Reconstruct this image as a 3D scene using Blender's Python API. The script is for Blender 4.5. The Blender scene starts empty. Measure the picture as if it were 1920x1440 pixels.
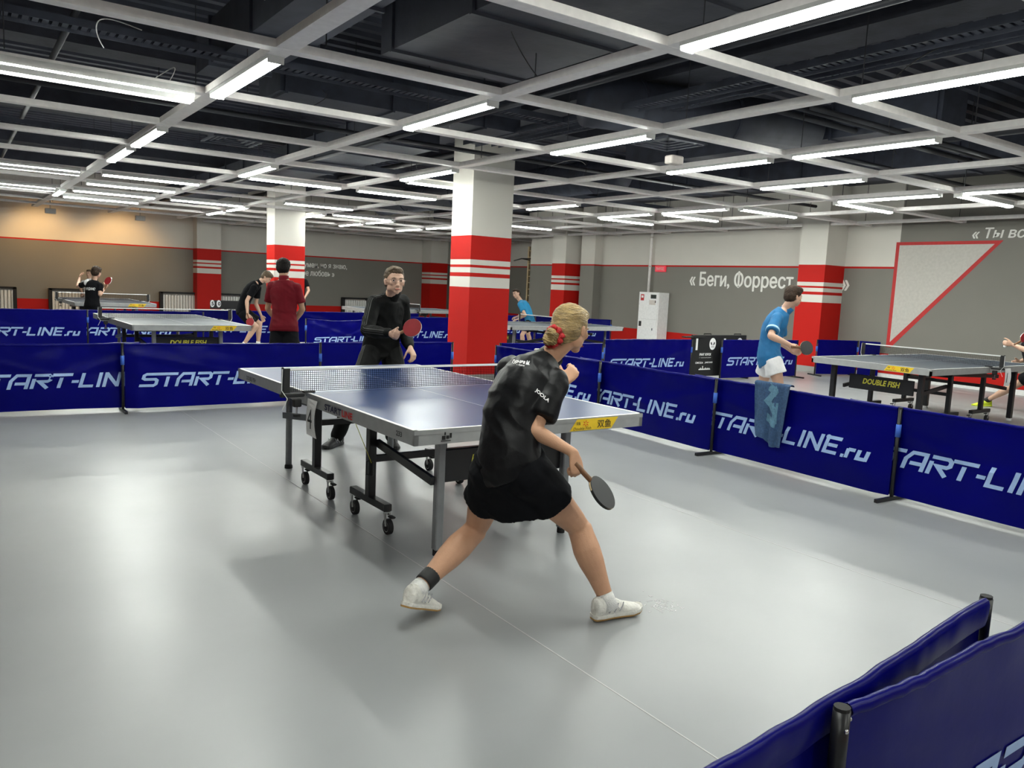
import bpy, math, random
from mathutils import Vector, Matrix, noise
C = bpy.context.scene.collection
V = Vector
# ---------------------------------------------------------------- camera, world, exposure
cd = bpy.data.cameras.new('camera'); cam = bpy.data.objects.new('camera', cd); C.objects.link(cam)
cd.sensor_width = 36; cd.lens = 36*1492.1/1920; cd.clip_start = 0.05; cd.clip_end = 200
rx, up, fw = V((0.81838, -0.572835, 0.04597)), V((0.032563, 0.126088, 0.991485)), V((0.573753, 0.809915, -0.121841))
m = Matrix.Identity(4)
for i, c in enumerate((rx, up, -fw)):
    for k in range(3): m[k][i] = c[k]
m.translation = V((0, 0, 1.46864)); cam.matrix_world = m
bpy.context.scene.camera = cam
w = bpy.data.worlds.new('world'); bpy.context.scene.world = w; w.use_nodes = True
w.node_tree.nodes['Background'].inputs[0].default_value = (0.8, 0.85, 0.9, 1)
w.node_tree.nodes['Background'].inputs[1].default_value = 0.05
vs = bpy.context.scene.view_settings
vs.view_transform = 'Standard'; vs.look = 'None'; vs.gamma = 1; vs.use_curve_mapping = False
vs.exposure = 2.45
LAMP = 13.0
# ---------------------------------------------------------------- materials
def nodes(name):
    mt = bpy.data.materials.new(name); mt.use_nodes = True
    nt = mt.node_tree; return mt, nt, nt.nodes['Principled BSDF']
def mat(name, col, rough=0.5, metal=0.0, var=0.06, scale=20, bump=0.0, bscale=60, emit=None, spec=0.5, coat=0.0, stretch=None):
    mt, nt, b = nodes(name); N = nt.nodes; L = nt.links
    b.inputs['Roughness'].default_value = rough; b.inputs['Metallic'].default_value = metal
    b.inputs['Specular IOR Level'].default_value = spec; b.inputs['Coat Weight'].default_value = coat
    tc = N.new('ShaderNodeTexCoord'); mp = N.new('ShaderNodeMapping'); L.new(tc.outputs['Object'], mp.inputs['Vector'])
    if stretch: mp.inputs['Scale'].default_value = stretch
    n = N.new('ShaderNodeTexNoise'); n.inputs['Scale'].default_value = scale; n.inputs['Detail'].default_value = 3
    L.new(mp.outputs[0], n.inputs['Vector'])
    r = N.new('ShaderNodeValToRGB'); r.color_ramp.elements[0].position = 0.3; r.color_ramp.elements[1].position = 0.7
    c0 = [max(0, c*(1-var)) for c in col]; c1 = [min(1, c*(1+var)) for c in col]
    r.color_ramp.elements[0].color = (*c0, 1); r.color_ramp.elements[1].color = (*c1, 1)
    L.new(n.outputs[0], r.inputs[0]); L.new(r.outputs[0], b.inputs['Base Color'])
    if bump:
        n2 = N.new('ShaderNodeTexNoise'); n2.inputs['Scale'].default_value = bscale; n2.inputs['Detail'].default_value = 4
        L.new(mp.outputs[0], n2.inputs['Vector'])
        bp = N.new('ShaderNodeBump'); bp.inputs['Strength'].default_value = bump; bp.inputs['Distance'].default_value = 0.01
        L.new(n2.outputs[0], bp.inputs['Height']); L.new(bp.outputs[0], b.inputs['Normal'])
    if emit:
        b.inputs['Emission Color'].default_value = (*emit[0], 1); b.inputs['Emission Strength'].default_value = emit[1]
    return mt
def zbands(name, bands, rough=0.6):
    """wall paint in horizontal bands: bands = [(top_z, colour)...] bottom to top"""
    mt, nt, b = nodes(name); N = nt.nodes; L = nt.links
    g = N.new('ShaderNodeNewGeometry'); s = N.new('ShaderNodeSeparateXYZ'); L.new(g.outputs['Position'], s.inputs[0])
    d = N.new('ShaderNodeMath'); d.operation = 'DIVIDE'; d.inputs[1].default_value = 5.0; L.new(s.outputs['Z'], d.inputs[0])
    r = N.new('ShaderNodeValToRGB'); r.color_ramp.interpolation = 'CONSTANT'; el = r.color_ramp.elements
    el.remove(el[1]); el[0].position = 0; el[0].color = (*bands[0][1], 1)
    for (z, _), (_, c) in zip(bands[:-1], bands[1:]):
        e = el.new(z/5.0); e.color = (*c, 1)
    L.new(d.outputs[0], r.inputs[0])
    n = N.new('ShaderNodeTexNoise'); n.inputs['Scale'].default_value = 1.3; n.inputs['Detail'].default_value = 5
    L.new(g.outputs['Position'], n.inputs['Vector'])
    mx = N.new('ShaderNodeMix'); mx.data_type = 'RGBA'; mx.blend_type = 'MULTIPLY'; mx.inputs[0].default_value = 0.12
    L.new(r.outputs[0], mx.inputs[6]); L.new(n.outputs[0], mx.inputs[7]); L.new(mx.outputs[2], b.inputs['Base Color'])
    n2 = N.new('ShaderNodeTexNoise'); n2.inputs['Scale'].default_value = 90; L.new(g.outputs['Position'], n2.inputs['Vector'])
    bp = N.new('ShaderNodeBump'); bp.inputs['Strength'].default_value = 0.08; bp.inputs['Distance'].default_value = 0.005
    L.new(n2.outputs[0], bp.inputs['Height']); L.new(bp.outputs[0], b.inputs['Normal'])
    b.inputs['Roughness'].default_value = rough; b.inputs['Specular IOR Level'].default_value = 0.2
    return mt
RED = (0.52, 0.010, 0.006); LG = (0.70, 0.675, 0.62); DG = (0.235, 0.225, 0.20); WH = (0.78, 0.77, 0.73)
BASE = (0.35, 0.35, 0.33)
M = {}
M['wall'] = zbands('wall_paint', [(0.09, BASE), (0.47, RED), (2.135, DG), (2.175, RED), (5, LG)])
M['wall_dark'] = zbands('dark_wall_paint', [(0.09, BASE), (0.36, RED), (5, DG)])
M['column'] = zbands('column_paint', [(0.10, BASE), (1.42, RED), (1.575, LG), (1.635, RED), (1.705, LG), (1.755, RED), (1.82, LG), (2.17, RED), (5, LG)])
def floor_mat():
    mt, nt, b = nodes('grey_vinyl_floor'); N = nt.nodes; L = nt.links
    g = N.new('ShaderNodeNewGeometry')
    n = N.new('ShaderNodeTexNoise'); n.inputs['Scale'].default_value = 0.8; n.inputs['Detail'].default_value = 6
    L.new(g.outputs['Position'], n.inputs['Vector'])
    r = N.new('ShaderNodeValToRGB'); r.color_ramp.elements[0].position = 0.3; r.color_ramp.elements[1].position = 0.75
    r.color_ramp.elements[0].color = (0.27, 0.278, 0.282, 1); r.color_ramp.elements[1].color = (0.32, 0.328, 0.33, 1)
    L.new(n.outputs[0], r.inputs[0]); L.new(r.outputs[0], b.inputs['Base Color'])
    n2 = N.new('ShaderNodeTexNoise'); n2.inputs['Scale'].default_value = 2.2; n2.inputs['Detail'].default_value = 5
    L.new(g.outputs['Position'], n2.inputs['Vector'])
    mr = N.new('ShaderNodeMapRange'); mr.inputs['To Min'].default_value = 0.285; mr.inputs['To Max'].default_value = 0.38
    L.new(n2.outputs[0], mr.inputs['Value']); L.new(mr.outputs[0], b.inputs['Roughness'])
    n3 = N.new('ShaderNodeTexNoise'); n3.inputs['Scale'].default_value = 4; L.new(g.outputs['Position'], n3.inputs['Vector'])
    bp = N.new('ShaderNodeBump'); bp.inputs['Strength'].default_value = 0.05; bp.inputs['Distance'].default_value = 0.02
    L.new(n3.outputs[0], bp.inputs['Height']); L.new(bp.outputs[0], b.inputs['Normal'])
    b.inputs['Specular IOR Level'].default_value = 0.6
    return mt
M['floor'] = floor_mat()
M['seam'] = mat('floor_seam_weld', (0.5, 0.5, 0.49), 0.5)
M['scuff'] = mat('chalk_scuff', (0.62, 0.62, 0.61), 0.7)
M['deck'] = mat('galvanised_deck', (0.052, 0.058, 0.082), 0.7, 0.1, 0.25, 3)
M['concrete'] = mat('bare_concrete', (0.040, 0.043, 0.058), 0.9, 0, 0.2, 4, 0.4, 20)
M['duct'] = mat('galvanised_duct', (0.036, 0.042, 0.062), 0.7, 0.1, 0.25, 5, 0.1, 6)
M['foil'] = mat('duct_foil_wrap', (0.035, 0.038, 0.052), 0.7, 0.1, 0.2, 3, 0.9, 5)
M['pipe'] = mat('dark_pipe', (0.035, 0.037, 0.045), 0.5, 0.3)
M['beam'] = mat('grey_grid_beam', (0.86, 0.83, 0.81), 0.6, 0, 0.05)
M['housing'] = mat('lamp_housing', (0.5, 0.5, 0.49), 0.5)
M['lamp'] = mat('lamp_diffuser', (0.9, 0.9, 0.88), 0.5, emit=((0.96, 1.0, 0.93), LAMP))
M['louvre'] = mat('lamp_louvre', (0.8, 0.8, 0.78), 0.4)
M['cable'] = mat('white_cable', (0.5, 0.5, 0.5), 0.5)
M['blackcable'] = mat('black_cable', (0.01, 0.01, 0.01), 0.5)
M['soffit'] = mat('soffit_plaster', (0.62, 0.57, 0.53), 0.8)
M['black'] = mat('black_steel', (0.012, 0.012, 0.014), 0.35, 0.1)
M['blackmatte'] = mat('black_matte', (0.008, 0.008, 0.009), 0.7)
M['steel'] = mat('table_leg_grey', (0.26, 0.27, 0.28), 0.4, 0.3)
M['chrome'] = mat('chrome', (0.6, 0.6, 0.6), 0.2, 1.0)
M['apron'] = mat('table_apron_grey', (0.36, 0.37, 0.37), 0.45, 0.1)
M['top_blue'] = mat('table_top_blue', (0.022, 0.048, 0.150), 0.285, 0, 0.04, 1.5, spec=0.30)
M['top_grey'] = mat('table_top_greyblue', (0.032, 0.044, 0.062), 0.40, 0, 0.04, 1.5, spec=.2)
M['white'] = mat('white_paint', (0.8, 0.8, 0.79), 0.5)
M['paper'] = mat('paper', (0.85, 0.85, 0.85), 0.8)
M['net'] = mat('black_net', (0.004, 0.004, 0.006), 0.95, spec=0.05)
M['yellow'] = mat('yellow_sticker', (0.85, 0.58, 0.02), 0.5)
M['orange'] = mat('orange_print', (0.8, 0.12, 0.01), 0.5)
M['strapy'] = mat('yellow_strap', (0.72, 0.68, 0.08), 0.7)
M['ink'] = mat('black_ink', (0.01, 0.01, 0.01), 0.6)
M['navyink'] = mat('navy_ink', (0.01, 0.012, 0.05), 0.6)
M['redink'] = mat('red_ink', (0.6, 0.02, 0.02), 0.6)
M['blue'] = mat('blue_vinyl_sheet', (0.0012, 0.0015, 0.125), 0.30, 0, 0.08, 3, 0.22, 5, spec=0.09)
M['letter'] = mat('pale_blue_print', (0.32, 0.46, 0.74), 0.45)
M['strapb'] = mat('blue_velcro_strap', (0.04, 0.13, 0.55), 0.7)
M['wtext'] = mat('white_wall_lettering', (0.85, 0.84, 0.8), 0.6)
M['tri'] = mat('pale_triangle_paint', (0.52, 0.50, 0.46), 0.6)
M['redp'] = mat('red_outline_paint', (0.50, 0.02, 0.02), 0.6)
M['cab'] = mat('white_enamel', (0.82, 0.82, 0.82), 0.35)
M['wood'] = mat('varnished_wood', (0.17, 0.075, 0.03), 0.4, 0, 0.3, 6, stretch=(8, 8, 1))
M['woodl'] = mat('pale_wood', (0.62, 0.48, 0.28), 0.5, 0, 0.15, 6)
M['rad'] = mat('radiator_enamel', (0.75, 0.75, 0.72), 0.4)
M['towel'] = mat('blue_towel', (0.045, 0.10, 0.21), 0.95, 0, 0.2, 60, 0.9, 250)
M['towell'] = mat('pale_towel_print', (0.12, 0.26, 0.38), 0.95, 0, 0.2, 60, 0.9, 250)
M['exit'] = mat('exit_red', (0.35, 0.015, 0.03), 0.4, emit=((0.6, 0.03, 0.05), 0.15))
M['ball'] = mat('white_ball', (0.9, 0.9, 0.88), 0.4)
M['rubred'] = mat('red_rubber', (0.28, 0.012, 0.018), 0.45)
M['rubblk'] = mat('black_rubber', (0.02, 0.02, 0.022), 0.3, spec=.6)
M['warm'] = mat('warm_lamp', (1, .8, .5), 0.5, emit=((1, 0.55, 0.2), 3))
M['glassy'] = mat('screen_dark', (0.03, 0.04, 0.04), 0.2)
# ---------------------------------------------------------------- mesh builder
def norm(v): v = V(v); return v.normalized() if v.length > 1e-9 else V((0, 0, 1))
class MB:
    def __init__(s): s.v = []; s.f = []; s.smooth = False
    def add(s, vs, fs):
        o = len(s.v); s.v += [tuple(v) for v in vs]; s.f += [tuple(i+o for i in f) for f in fs]; return s
    def box(s, c, d, rz=0, m=None):
        x, y, z = [k/2 for k in d]
        vs = [V((a*x, b*y, e*z)) for e in (-1, 1) for b in (-1, 1) for a in (-1, 1)]
        if m is None: m = Matrix.Rotation(rz, 3, 'Z')
        vs = [m @ v + V(c) for v in vs]
        return s.add(vs, [(0, 2, 3, 1), (4, 5, 7, 6), (0, 1, 5, 4), (2, 6, 7, 3), (0, 4, 6, 2), (1, 3, 7, 5)])
    def bbox(s, c, d, b=0.005, rz=0):
        """box with bevelled edges on the z faces and sides"""
        x, y, z = [k/2 for k in d]; b = min(b, x*.9, y*.9, z*.9); R = Matrix.Rotation(rz, 3, 'Z'); vs = []
        for zz, q in ((-z, b), (-z+b, 0), (z-b, 0), (z, b)):
            X, Y = x-q, y-q
            for (a, e) in ((-X+b, -Y), (X-b, -Y), (X, -Y+b), (X, Y-b), (X-b, Y), (-X+b, Y), (-X, Y-b), (-X, -Y+b)):
                vs.append(R @ V((a, e, zz)) + V(c))
        fs = [tuple(reversed(range(8))), tuple(range(24, 32))]
        for k in range(3):
            for i in range(8): j = (i+1) % 8; fs.append((k*8+i, k*8+j, k*8+8+j, k*8+8+i))
        return s.add(vs, fs)
    def bar(s, p, q, w, h, upv=(0, 0, 1)):
        p, q = V(p), V(q); d = (q-p); L = d.length; d.normalize(); u = V(upv); a = d.cross(u)
        if a.length < 1e-4: u = V((1, 0, 0)); a = d.cross(u)
        a.normalize(); u = a.cross(d)
        m = Matrix((a, d, u)).transposed()
        return s.box((p+q)/2, (w, L, h), m=m)
    def tube(s, pts, r, n=10, cap=True):
        pts = [V(p) for p in pts]; rs = r if isinstance(r, (list, tuple)) else [r]*len(pts)
        vs = []; fs = []; a = None
        for i, p in enumerate(pts):
            d = norm(pts[min(i+1, len(pts)-1)] - pts[max(i-1, 0)])
            if a is None: a = d.cross(V((0, 0, 1))) if abs(d.z) < 0.95 else d.cross(V((0, 1, 0)))
            a = norm(a - d*a.dot(d)); b = d.cross(a)
            for k in range(n):
                t = 2*math.pi*k/n; vs.append(p + (a*math.cos(t) + b*math.sin(t))*rs[i])
        for i in range(len(pts)-1):
            for k in range(n): l = (k+1) % n; fs.append((i*n+k, i*n+l, (i+1)*n+l, (i+1)*n+k))
        if cap: fs += [tuple(reversed(range(n))), tuple(range((len(pts)-1)*n, len(pts)*n))]
        return s.add(vs, fs)
    def loft(s, secs, n=16, cap=True):
        """secs: (centre, axis a (scaled), axis b (scaled))"""
        vs = []; fs = []
        for c, a, b in secs:
            for k in range(n):
                t = 2*math.pi*k/n; vs.append(V(c) + V(a)*math.cos(t) + V(b)*math.sin(t))
        for i in range(len(secs)-1):
            for k in range(n): l = (k+1) % n; fs.append((i*n+k, i*n+l, (i+1)*n+l, (i+1)*n+k))
        if cap: fs += [tuple(reversed(range(n))), tuple(range((len(secs)-1)*n, len(secs)*n))]
        return s.add(vs, fs)
    def ell(s, c, a, b, u, n=16, m=10):
        """ellipsoid with axis vectors a, b, u"""
        c, a, b, u = V(c), V(a), V(b), V(u); vs = [c-u]; fs = []
        for j in range(1, m):
            ph = -math.pi/2 + math.pi*j/m
            for k in range(n):
                t = 2*math.pi*k/n; vs.append(c + (a*math.cos(t)+b*math.sin(t))*math.cos(ph) + u*math.sin(ph))
        vs.append(c+u); T = len(vs)-1
        for k in range(n):
            l = (k+1) % n; fs.append((0, 1+l, 1+k)); fs.append((T, T-n+k, T-n+l))
        for j in range(m-2):
            for k in range(n): l = (k+1) % n; fs.append((1+j*n+k, 1+j*n+l, 1+(j+1)*n+l, 1+(j+1)*n+k))
        return s.add(vs, fs)
    def xf(s, mtx): s.v = [tuple(mtx @ V(v)) for v in s.v]; return s
    def mesh(s, name, m=None, smooth=False):
        me = bpy.data.meshes.new(name); me.from_pydata(s.v, [], s.f); me.update()
        if m: me.materials.append(M[m] if isinstance(m, str) else m)
        if smooth: me.polygons.foreach_set('use_smooth', [True]*len(me.polygons))
        return me
    def obj(s, name, m, parent=None, smooth=False, **k):
        o = bpy.data.objects.new(name, s.mesh(name, m, smooth)); C.objects.link(o)
        if parent: o.parent = parent
        for kk, vv in k.items(): o[kk] = vv
        return o
def link(name, me, parent=None, loc=None, **k):
    o = bpy.data.objects.new(name, me); C.objects.link(o); o.parent = parent
    if loc is not None: o.location = loc
    for kk, vv in k.items(): o[kk] = vv
    return o
def thing(name, label, cat, loc=(0, 0, 0), rz=0, group=None):
    o = bpy.data.objects.new(name, None); C.objects.link(o); o.location = loc; o.rotation_euler = (0, 0, rz)
    o['label'] = label; o['category'] = cat
    if group: o['group'] = group
    o.empty_display_size = 0.1
    return o
def kids(o): return [c for c in bpy.data.objects if c.parent == o]
def tree(o, parent=None):
    c = o.copy(); C.objects.link(c); c.parent = parent
    for ch in [k for k in o_children.get(o.name, [])]: tree(ch, c)
    return c
o_children = {}
def index_tree(o):
    o_children[o.name] = [c for c in bpy.data.objects if c.parent == o]
    for c in o_children[o.name]: index_tree(c)
def text_mesh(txt, bold=0.0, shear=0.0, depth=0.0):
    cu = bpy.data.curves.new('t', 'FONT'); cu.body = txt; cu.size = 1; cu.offset = bold; cu.shear = shear; cu.extrude = depth
    cu.resolution_u = 3
    o = bpy.data.objects.new('t', cu); C.objects.link(o)
    dg = bpy.context.evaluated_depsgraph_get(); me = bpy.data.meshes.new_from_object(o.evaluated_get(dg))
    bpy.data.objects.remove(o); bpy.data.curves.remove(cu)
    vs = [V(v.co) for v in me.vertices]; fs = [tuple(p.vertices) for p in me.polygons]
    bpy.data.meshes.remove(me); return vs, fs
def text_on(name, txt, origin, xdir, updir, width=None, height=None, m='ink', parent=None, bold=0.0, shear=0.0, off=0.002, squash=1.0, **k):
    """flat lettering laid on a surface: origin = lower left corner, in the parent's frame"""
    fake = bold if any(c in txt for c in 'Фюы') else 0
    vs, fs = text_mesh(txt.replace('Ф', 'О'), 0 if fake else min(bold, .008) if any(ord(c) > 0x4e00 for c in txt) else bold, shear)
    if 'Ф' in txt:
        kf = txt.index('Ф'); e = lambda t: max(v.x for v in text_mesh(t)[0])
        c = e(txt[:kf]+'О')-(e('О')-min(v.x for v in text_mesh('О')[0]))/2; n = len(vs)
        vs = list(vs)+[V((c-.045, -.05, 0)), V((c+.045, -.05, 0)), V((c+.045, .78, 0)), V((c-.045, .78, 0))]; fs = list(fs)+[(n, n+1, n+2, n+3)]
    if not vs: return None
    if fake:
        n0 = len(vs); base = list(vs); bf = list(fs)
        for q, (a, b_) in enumerate(((-1, 0), (1, 0), (0, .6), (0, -.6))):
            vs = vs+[v+V((a*fake*1.3, b_*fake*1.3, .0005*(q+1))) for v in base]; fs = fs+[tuple(i+n0*(q+1) for i in f) for f in bf]
    x0 = min(v.x for v in vs); x1 = max(v.x for v in vs); y0 = min(v.y for v in vs); y1 = max(v.y for v in vs)
    sx = width/(x1-x0) if width else height/(y1-y0)*squash
    sy = height/(y1-y0) if height else sx
    xd, ud = norm(xdir), norm(updir); n = xd.cross(ud)
    mb = MB(); mb.add([V(origin) + xd*(v.x-x0)*sx + ud*(v.y-y0)*sy + n*(off+v.z) for v in vs], fs)
    return mb.obj(name, m, parent, **k)
# ---------------------------------------------------------------- the setting
ZG = 2.98; GX = [0.09+1.806*i for i in range(-2, 10)]; GY = [0.10+1.808*j for j in range(-2, 15)]
gx = lambda i: 0.09+1.806*i
gy = lambda j: 0.10+1.808*j
XW, YW, XB, YB, ZC = 15.1, 26.6, -4.2, -3.4, 4.3
fl = MB().box(((XB+16.8)/2, (YB+YW)/2, -0.05), (16.8-XB, YW-YB, 0.1)).obj('floor', 'floor', kind='structure')
for x in (-0.1, 1.96, 4.02, 6.08, 8.14, 10.2, 12.26, 14.3):
    MB().box((x, (YB+YW)/2, 0.0004), (0.006, YW-YB, 0.0012)).obj('seam_weld', 'seam', fl)
sc = MB(); random.seed(4)
for k in range(60):
    a = random.gauss(0, 0.045); b = random.gauss(0, 0.05); l = random.uniform(.006, .02); t = random.uniform(0, 3.1)
    sc.box((2.71+a+b*.3, 2.52+b, 0.0006), (l, .004, .001), t)
sc.obj('chalk_scuff', 'scuff', fl, kind='stuff')
# walls as solid slabs
MB().box(((XB+16.8)/2, YW+0.1, ZC/2), (16.8-XB+.4, 0.2, ZC)).obj('wall_left', 'wall', kind='structure')
wr = MB().box((XW+0.1, (8.53+20.4)/2, ZC/2), (0.2, 20.4-8.53, ZC)).obj('wall_right', 'wall', kind='structure')
wd = MB().box((XW+0.1, (YB+8.53)/2, ZC/2), (0.2, 8.53-YB, ZC)).obj('wall_right', 'wall_dark', kind='structure'); wd.name = 'wall_right_near'
MB().box(((XW+16.8)/2+.1, 20.5, ZC/2), (16.8-XW+.2, 0.2, ZC)).obj('wall_return', 'wall', kind='structure')
MB().box((16.8, (20.4+YW)/2, ZC/2), (0.2, YW-20.4, ZC)).obj('wall_far_right', 'wall', kind='structure')
MB().box((15.0, 17.5, ZC/2), (0.35, 0.6, ZC)).obj('wall_pilaster', 'wall', kind='structure')
MB().box((XB-.1, (YB+YW)/2, ZC/2), (0.2, YW-YB, ZC)).obj('wall_behind_left', 'wall', kind='structure')
MB().box(((XB+XW)/2, YB-.1, ZC/2), (XW-XB, 0.2, ZC)).obj('wall_behind', 'wall', kind='structure')
# wall painting right: triangle with red outline, white lettering
X = XW
def wallplate(name, pts, m, off, parent):
    mb = MB(); vs = [V((X-off, y, z)) for y, z in pts]; vs += [V((X-off+.002, y, z)) for y, z in pts]; n = len(pts)
    mb.add(vs, [tuple(range(n)), tuple(reversed(range(n, 2*n)))] + [(i, (i+1) % n, n+(i+1) % n, n+i) for i in range(n)])
    return mb.obj(name, m, parent)
wallplate('triangle_outline', [(8.60, 2.66), (6.66, 2.66), (8.50, 0.62), (8.60, 0.62)], 'redp', .004, wd)
wallplate('painted_triangle', [(8.53, 2.60), (6.80, 2.60), (8.53, 0.72)], 'tri', .006, wd)
text_on('wall_lettering', '« Ты всегда', (X, 7.20, 2.66), (0, -1, 0), (0, 0, 1), width=1.42, m='wtext', parent=wd, bold=.018, shear=.18, off=.004)
text_on('wall_lettering', '« Беги, Форрест, беги »', (X, 13.86, 1.60), (0, -1, 0), (0, 0, 1), width=4.35, height=.46, m='wtext', parent=wr, bold=.02, off=.004)
wl = bpy.data.objects['wall_left']
text_on('wall_lettering', '« Я не очень умен, но я знаю,', (8.66, YW, 1.74), (1, 0, 0), (0, 0, 1), width=2.82, height=.24, m='wtext', parent=wl, bold=.02, off=.004)
text_on('wall_lettering', 'что такое любовь »', (9.18, YW, 1.50), (1, 0, 0), (0, 0, 1), width=1.84, height=.21, m='wtext', parent=wl, bold=.02, off=.004)
# white baseboard
for nm, c, d in (('baseboard_right', (XW-.008, 3.0, .045), (.016, 12.8, .09)), ('baseboard_right_far', (XW-.008, 13.9, .045), (.016, 6.9, .09)), ('baseboard_left', (6, YW-.008, .045), (20, .016, .09))):
    MB().box(c, d).obj(nm, 'white', kind='structure')
# columns
def column(x, y, dx, dy, label):
    o = MB().box((0, 0, ZC/2), (dx, dy, ZC)).obj('column', 'column'); o.location = (x+dx/2, y+dy/2, 0)
    o['label'] = label; o['category'] = 'column'; o['group'] = 'red and grey striped columns'
column(6.30, 10.10, .72, .58, 'large grey and red striped square column behind the near blue table')
column(6.30, 18.84, .74, .58, 'striped column behind the player in the red shirt')
column(6.30, 26.1, .73, .5, 'striped column against the left wall beside the orange glow')
column(14.45, 25.9, .72, .65, 'distant narrow striped column just left of the large middle column')
column(14.45, 18.03, .66, .62, 'striped column beside the ladder, behind the blond player')
column(14.43, 9.66, .68, .62, 'striped column at the right wall behind the player in white shorts')
# left soffit
sof = MB().box((2.6, 25.8, 3.62), (7.2, 1.6, 0.84)).obj('trim_soffit', 'soffit', kind='structure')
# ceiling: corrugated deck, ribs run along x
cm = MB(); y = YB; x0, x1 = XB, 16.9; prof = []
while y < YW:
    prof += [(y, ZC), (y+.09, ZC), (y+.115, ZC-.07), (y+.215, ZC-.07), (y+.24, ZC)]; y += .27
vs = [V((xx, a, b)) for xx in (x0, x1) for a, b in prof]; n = len(prof)
cm.add(vs, [(i, i+1, n+i+1, n+i) for i in range(n-1)]).box(((x0+x1)/2, (YB+YW)/2, ZC+.1), (x1-x0, YW-YB, .15))
ceil = cm.obj('ceiling', 'deck', kind='structure')
for yy in (1.0, 10.35, 14.7, 19.1, 23.2):
    MB().box(((x0+x1)/2, yy, ZC-.22), (x1-x0, .42, .44)).obj('concrete_beam', 'concrete', ceil)
for xx in (-1.8, 6.65, 14.75):
    MB().box((xx, (YB+YW)/2, ZC-.26), (.5, YW-YB, .5)).obj('concrete_beam', 'concrete', ceil)
# suspended grid: long girders along y, lighter beams along x
grid = thing('ceiling_grid', 'suspended grid of pale grey beams under the dark ceiling', 'ceiling grid', (0, 0, ZG))
def cham(mb, p, q, w, h): mb.bar(p, q, w, h); return mb
for i in range(-2, 9):
    x = gx(i)
    wdt = .13 if i in (1,) else .11
    y1 = YW-1.7 if x < 6.2 else YW-.3
    mb = MB(); mb.box((x, (YB+.2+y1)/2, .06), (wdt, y1-YB-.2, .012)); mb.box((x-wdt/2, (YB+.2+y1)/2, .082), (.012, y1-YB-.2, .055)); mb.box((x+wdt/2, (YB+.2+y1)/2, .082), (.012, y1-YB-.2, .055))
    mb.xf(Matrix.Translation((0, 0, -.06))); mb.obj('girder', 'beam', grid)
for j in range(-1, 15):
    y = gy(j)
    mb = MB(); L0, L1 = XB+.2, XW-.1 if y < 20 else 16.5
    if y > YW-1.6: L0 = 6.3
    for (dy, w_, z_, h_) in ((0, .10, .06, .012), (-.05, .012, .082, .055), (.05, .012, .082, .055)):
        mb.box(((L0+L1)/2, y+dy, z_-.062), (L1-L0, w_, h_))
    mb.obj('cross_beam', 'beam', grid)
for i in range(-1, 9):
    for j in range(0, 14):
        x, y = gx(i), gy(j)
        MB().tube([(x+.3, y, .08), (x+.3, y, ZC-ZG)], .005, 5).obj('hanger_rod', 'pipe', grid)
# luminaires
hs = MB(); hs.box((0, 0, .042), (.118, 1.50, .056)); hs.add([V((s*a, yy, zz)) for yy in (-.75, .75) for (a, s, zz) in ((.0575, -1, .02), (.045, -1, -.012), (.045, 1, -.012), (.0575, 1, .02))], [(0, 1, 2, 3), (7, 6, 5, 4)])
HOUS = hs.mesh('housing', 'housing')
df = MB(); df.loft([((0, yy, .004), (.052, 0, 0), (0, 0, .017)) for yy in (-.735, .735)], 16); DIFF = df.mesh('diffuser', 'lamp', True)
ec = MB().bbox((0, 0, .012), (.118, .012, .05), .004)
CAP = ec.mesh('end_cap', 'housing')
lv = MB()
for k in range(50): lv.box((0, -.735+.03*k, -.03), (.13, .003, .034))
for s in (-1, 1): lv.box((s*.066, 0, -.026), (.004, 1.48, .045))
LOUV = lv.mesh('louvre', 'louvre')
def luminaire(x, y, along, label, louvre=False, z=ZG-.075):
    t = thing('ceiling_light', label, 'ceiling light', (x, y, z), 0 if along == 'y' else math.pi/2, 'linear ceiling lights on the suspended grid')
    link('housing', HOUS, t); link('diffuser', DIFF, t); link('end_cap', CAP, t, (0, -.745, 0)); link('end_cap', CAP, t, (0, .745, 0))
    if louvre: link('louvre', LOUV, t)
LB = [(1,3,'wide bright light nearest at upper left, running along the thick girder'),(1,5,'short light along the thick left girder, first of the close pair'),(1,6,'light along the thick left girder, second of the close pair'),(1,10,'farthest light on the thick left girder, above the orange lit wall'),
(2,3,'long light just left of the top of the large middle column'),(2,6,'light left of the red shirt player column, above the long crosswise lamp'),(3,5,'light partly hidden behind the left edge of the large middle column'),(3,3,'long light right of the top of the large middle column'),
(2,1,'largest light, cut off by the top edge of the picture'),(3,1,'large light cut off by the right edge of the picture'),(4,2,'long light at right below the large cut off one'),(4,3,'light right of centre between two grid crossings'),(5,3,'light above the right wall lettering, left of the white column'),
(6,3,'light above the white column at the right wall'),(6,2,'light above the triangle on the right wall, at the frame edge'),(5,6,'light just right of the middle column, above the ladder'),(6,6,'light above the wall corner with the pipe, upper of a V pair'),(6,5,'light right of the pipe, upper of a V pair'),
(3,10,'small light above the striped column at the left wall, right one of two'),(3,11,'small light above the striped column at the left wall, left one of two'),(4,10,'small light right of the column behind the red shirt player'),(5,11,'small far light above the left wall lettering, left one of two'),(5,10,'small far light above the left wall lettering, right one of two'),
(6,11,'tiny far light above the player in black tracksuit'),(6,10,'tiny far light above the distant narrow column')]
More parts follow.
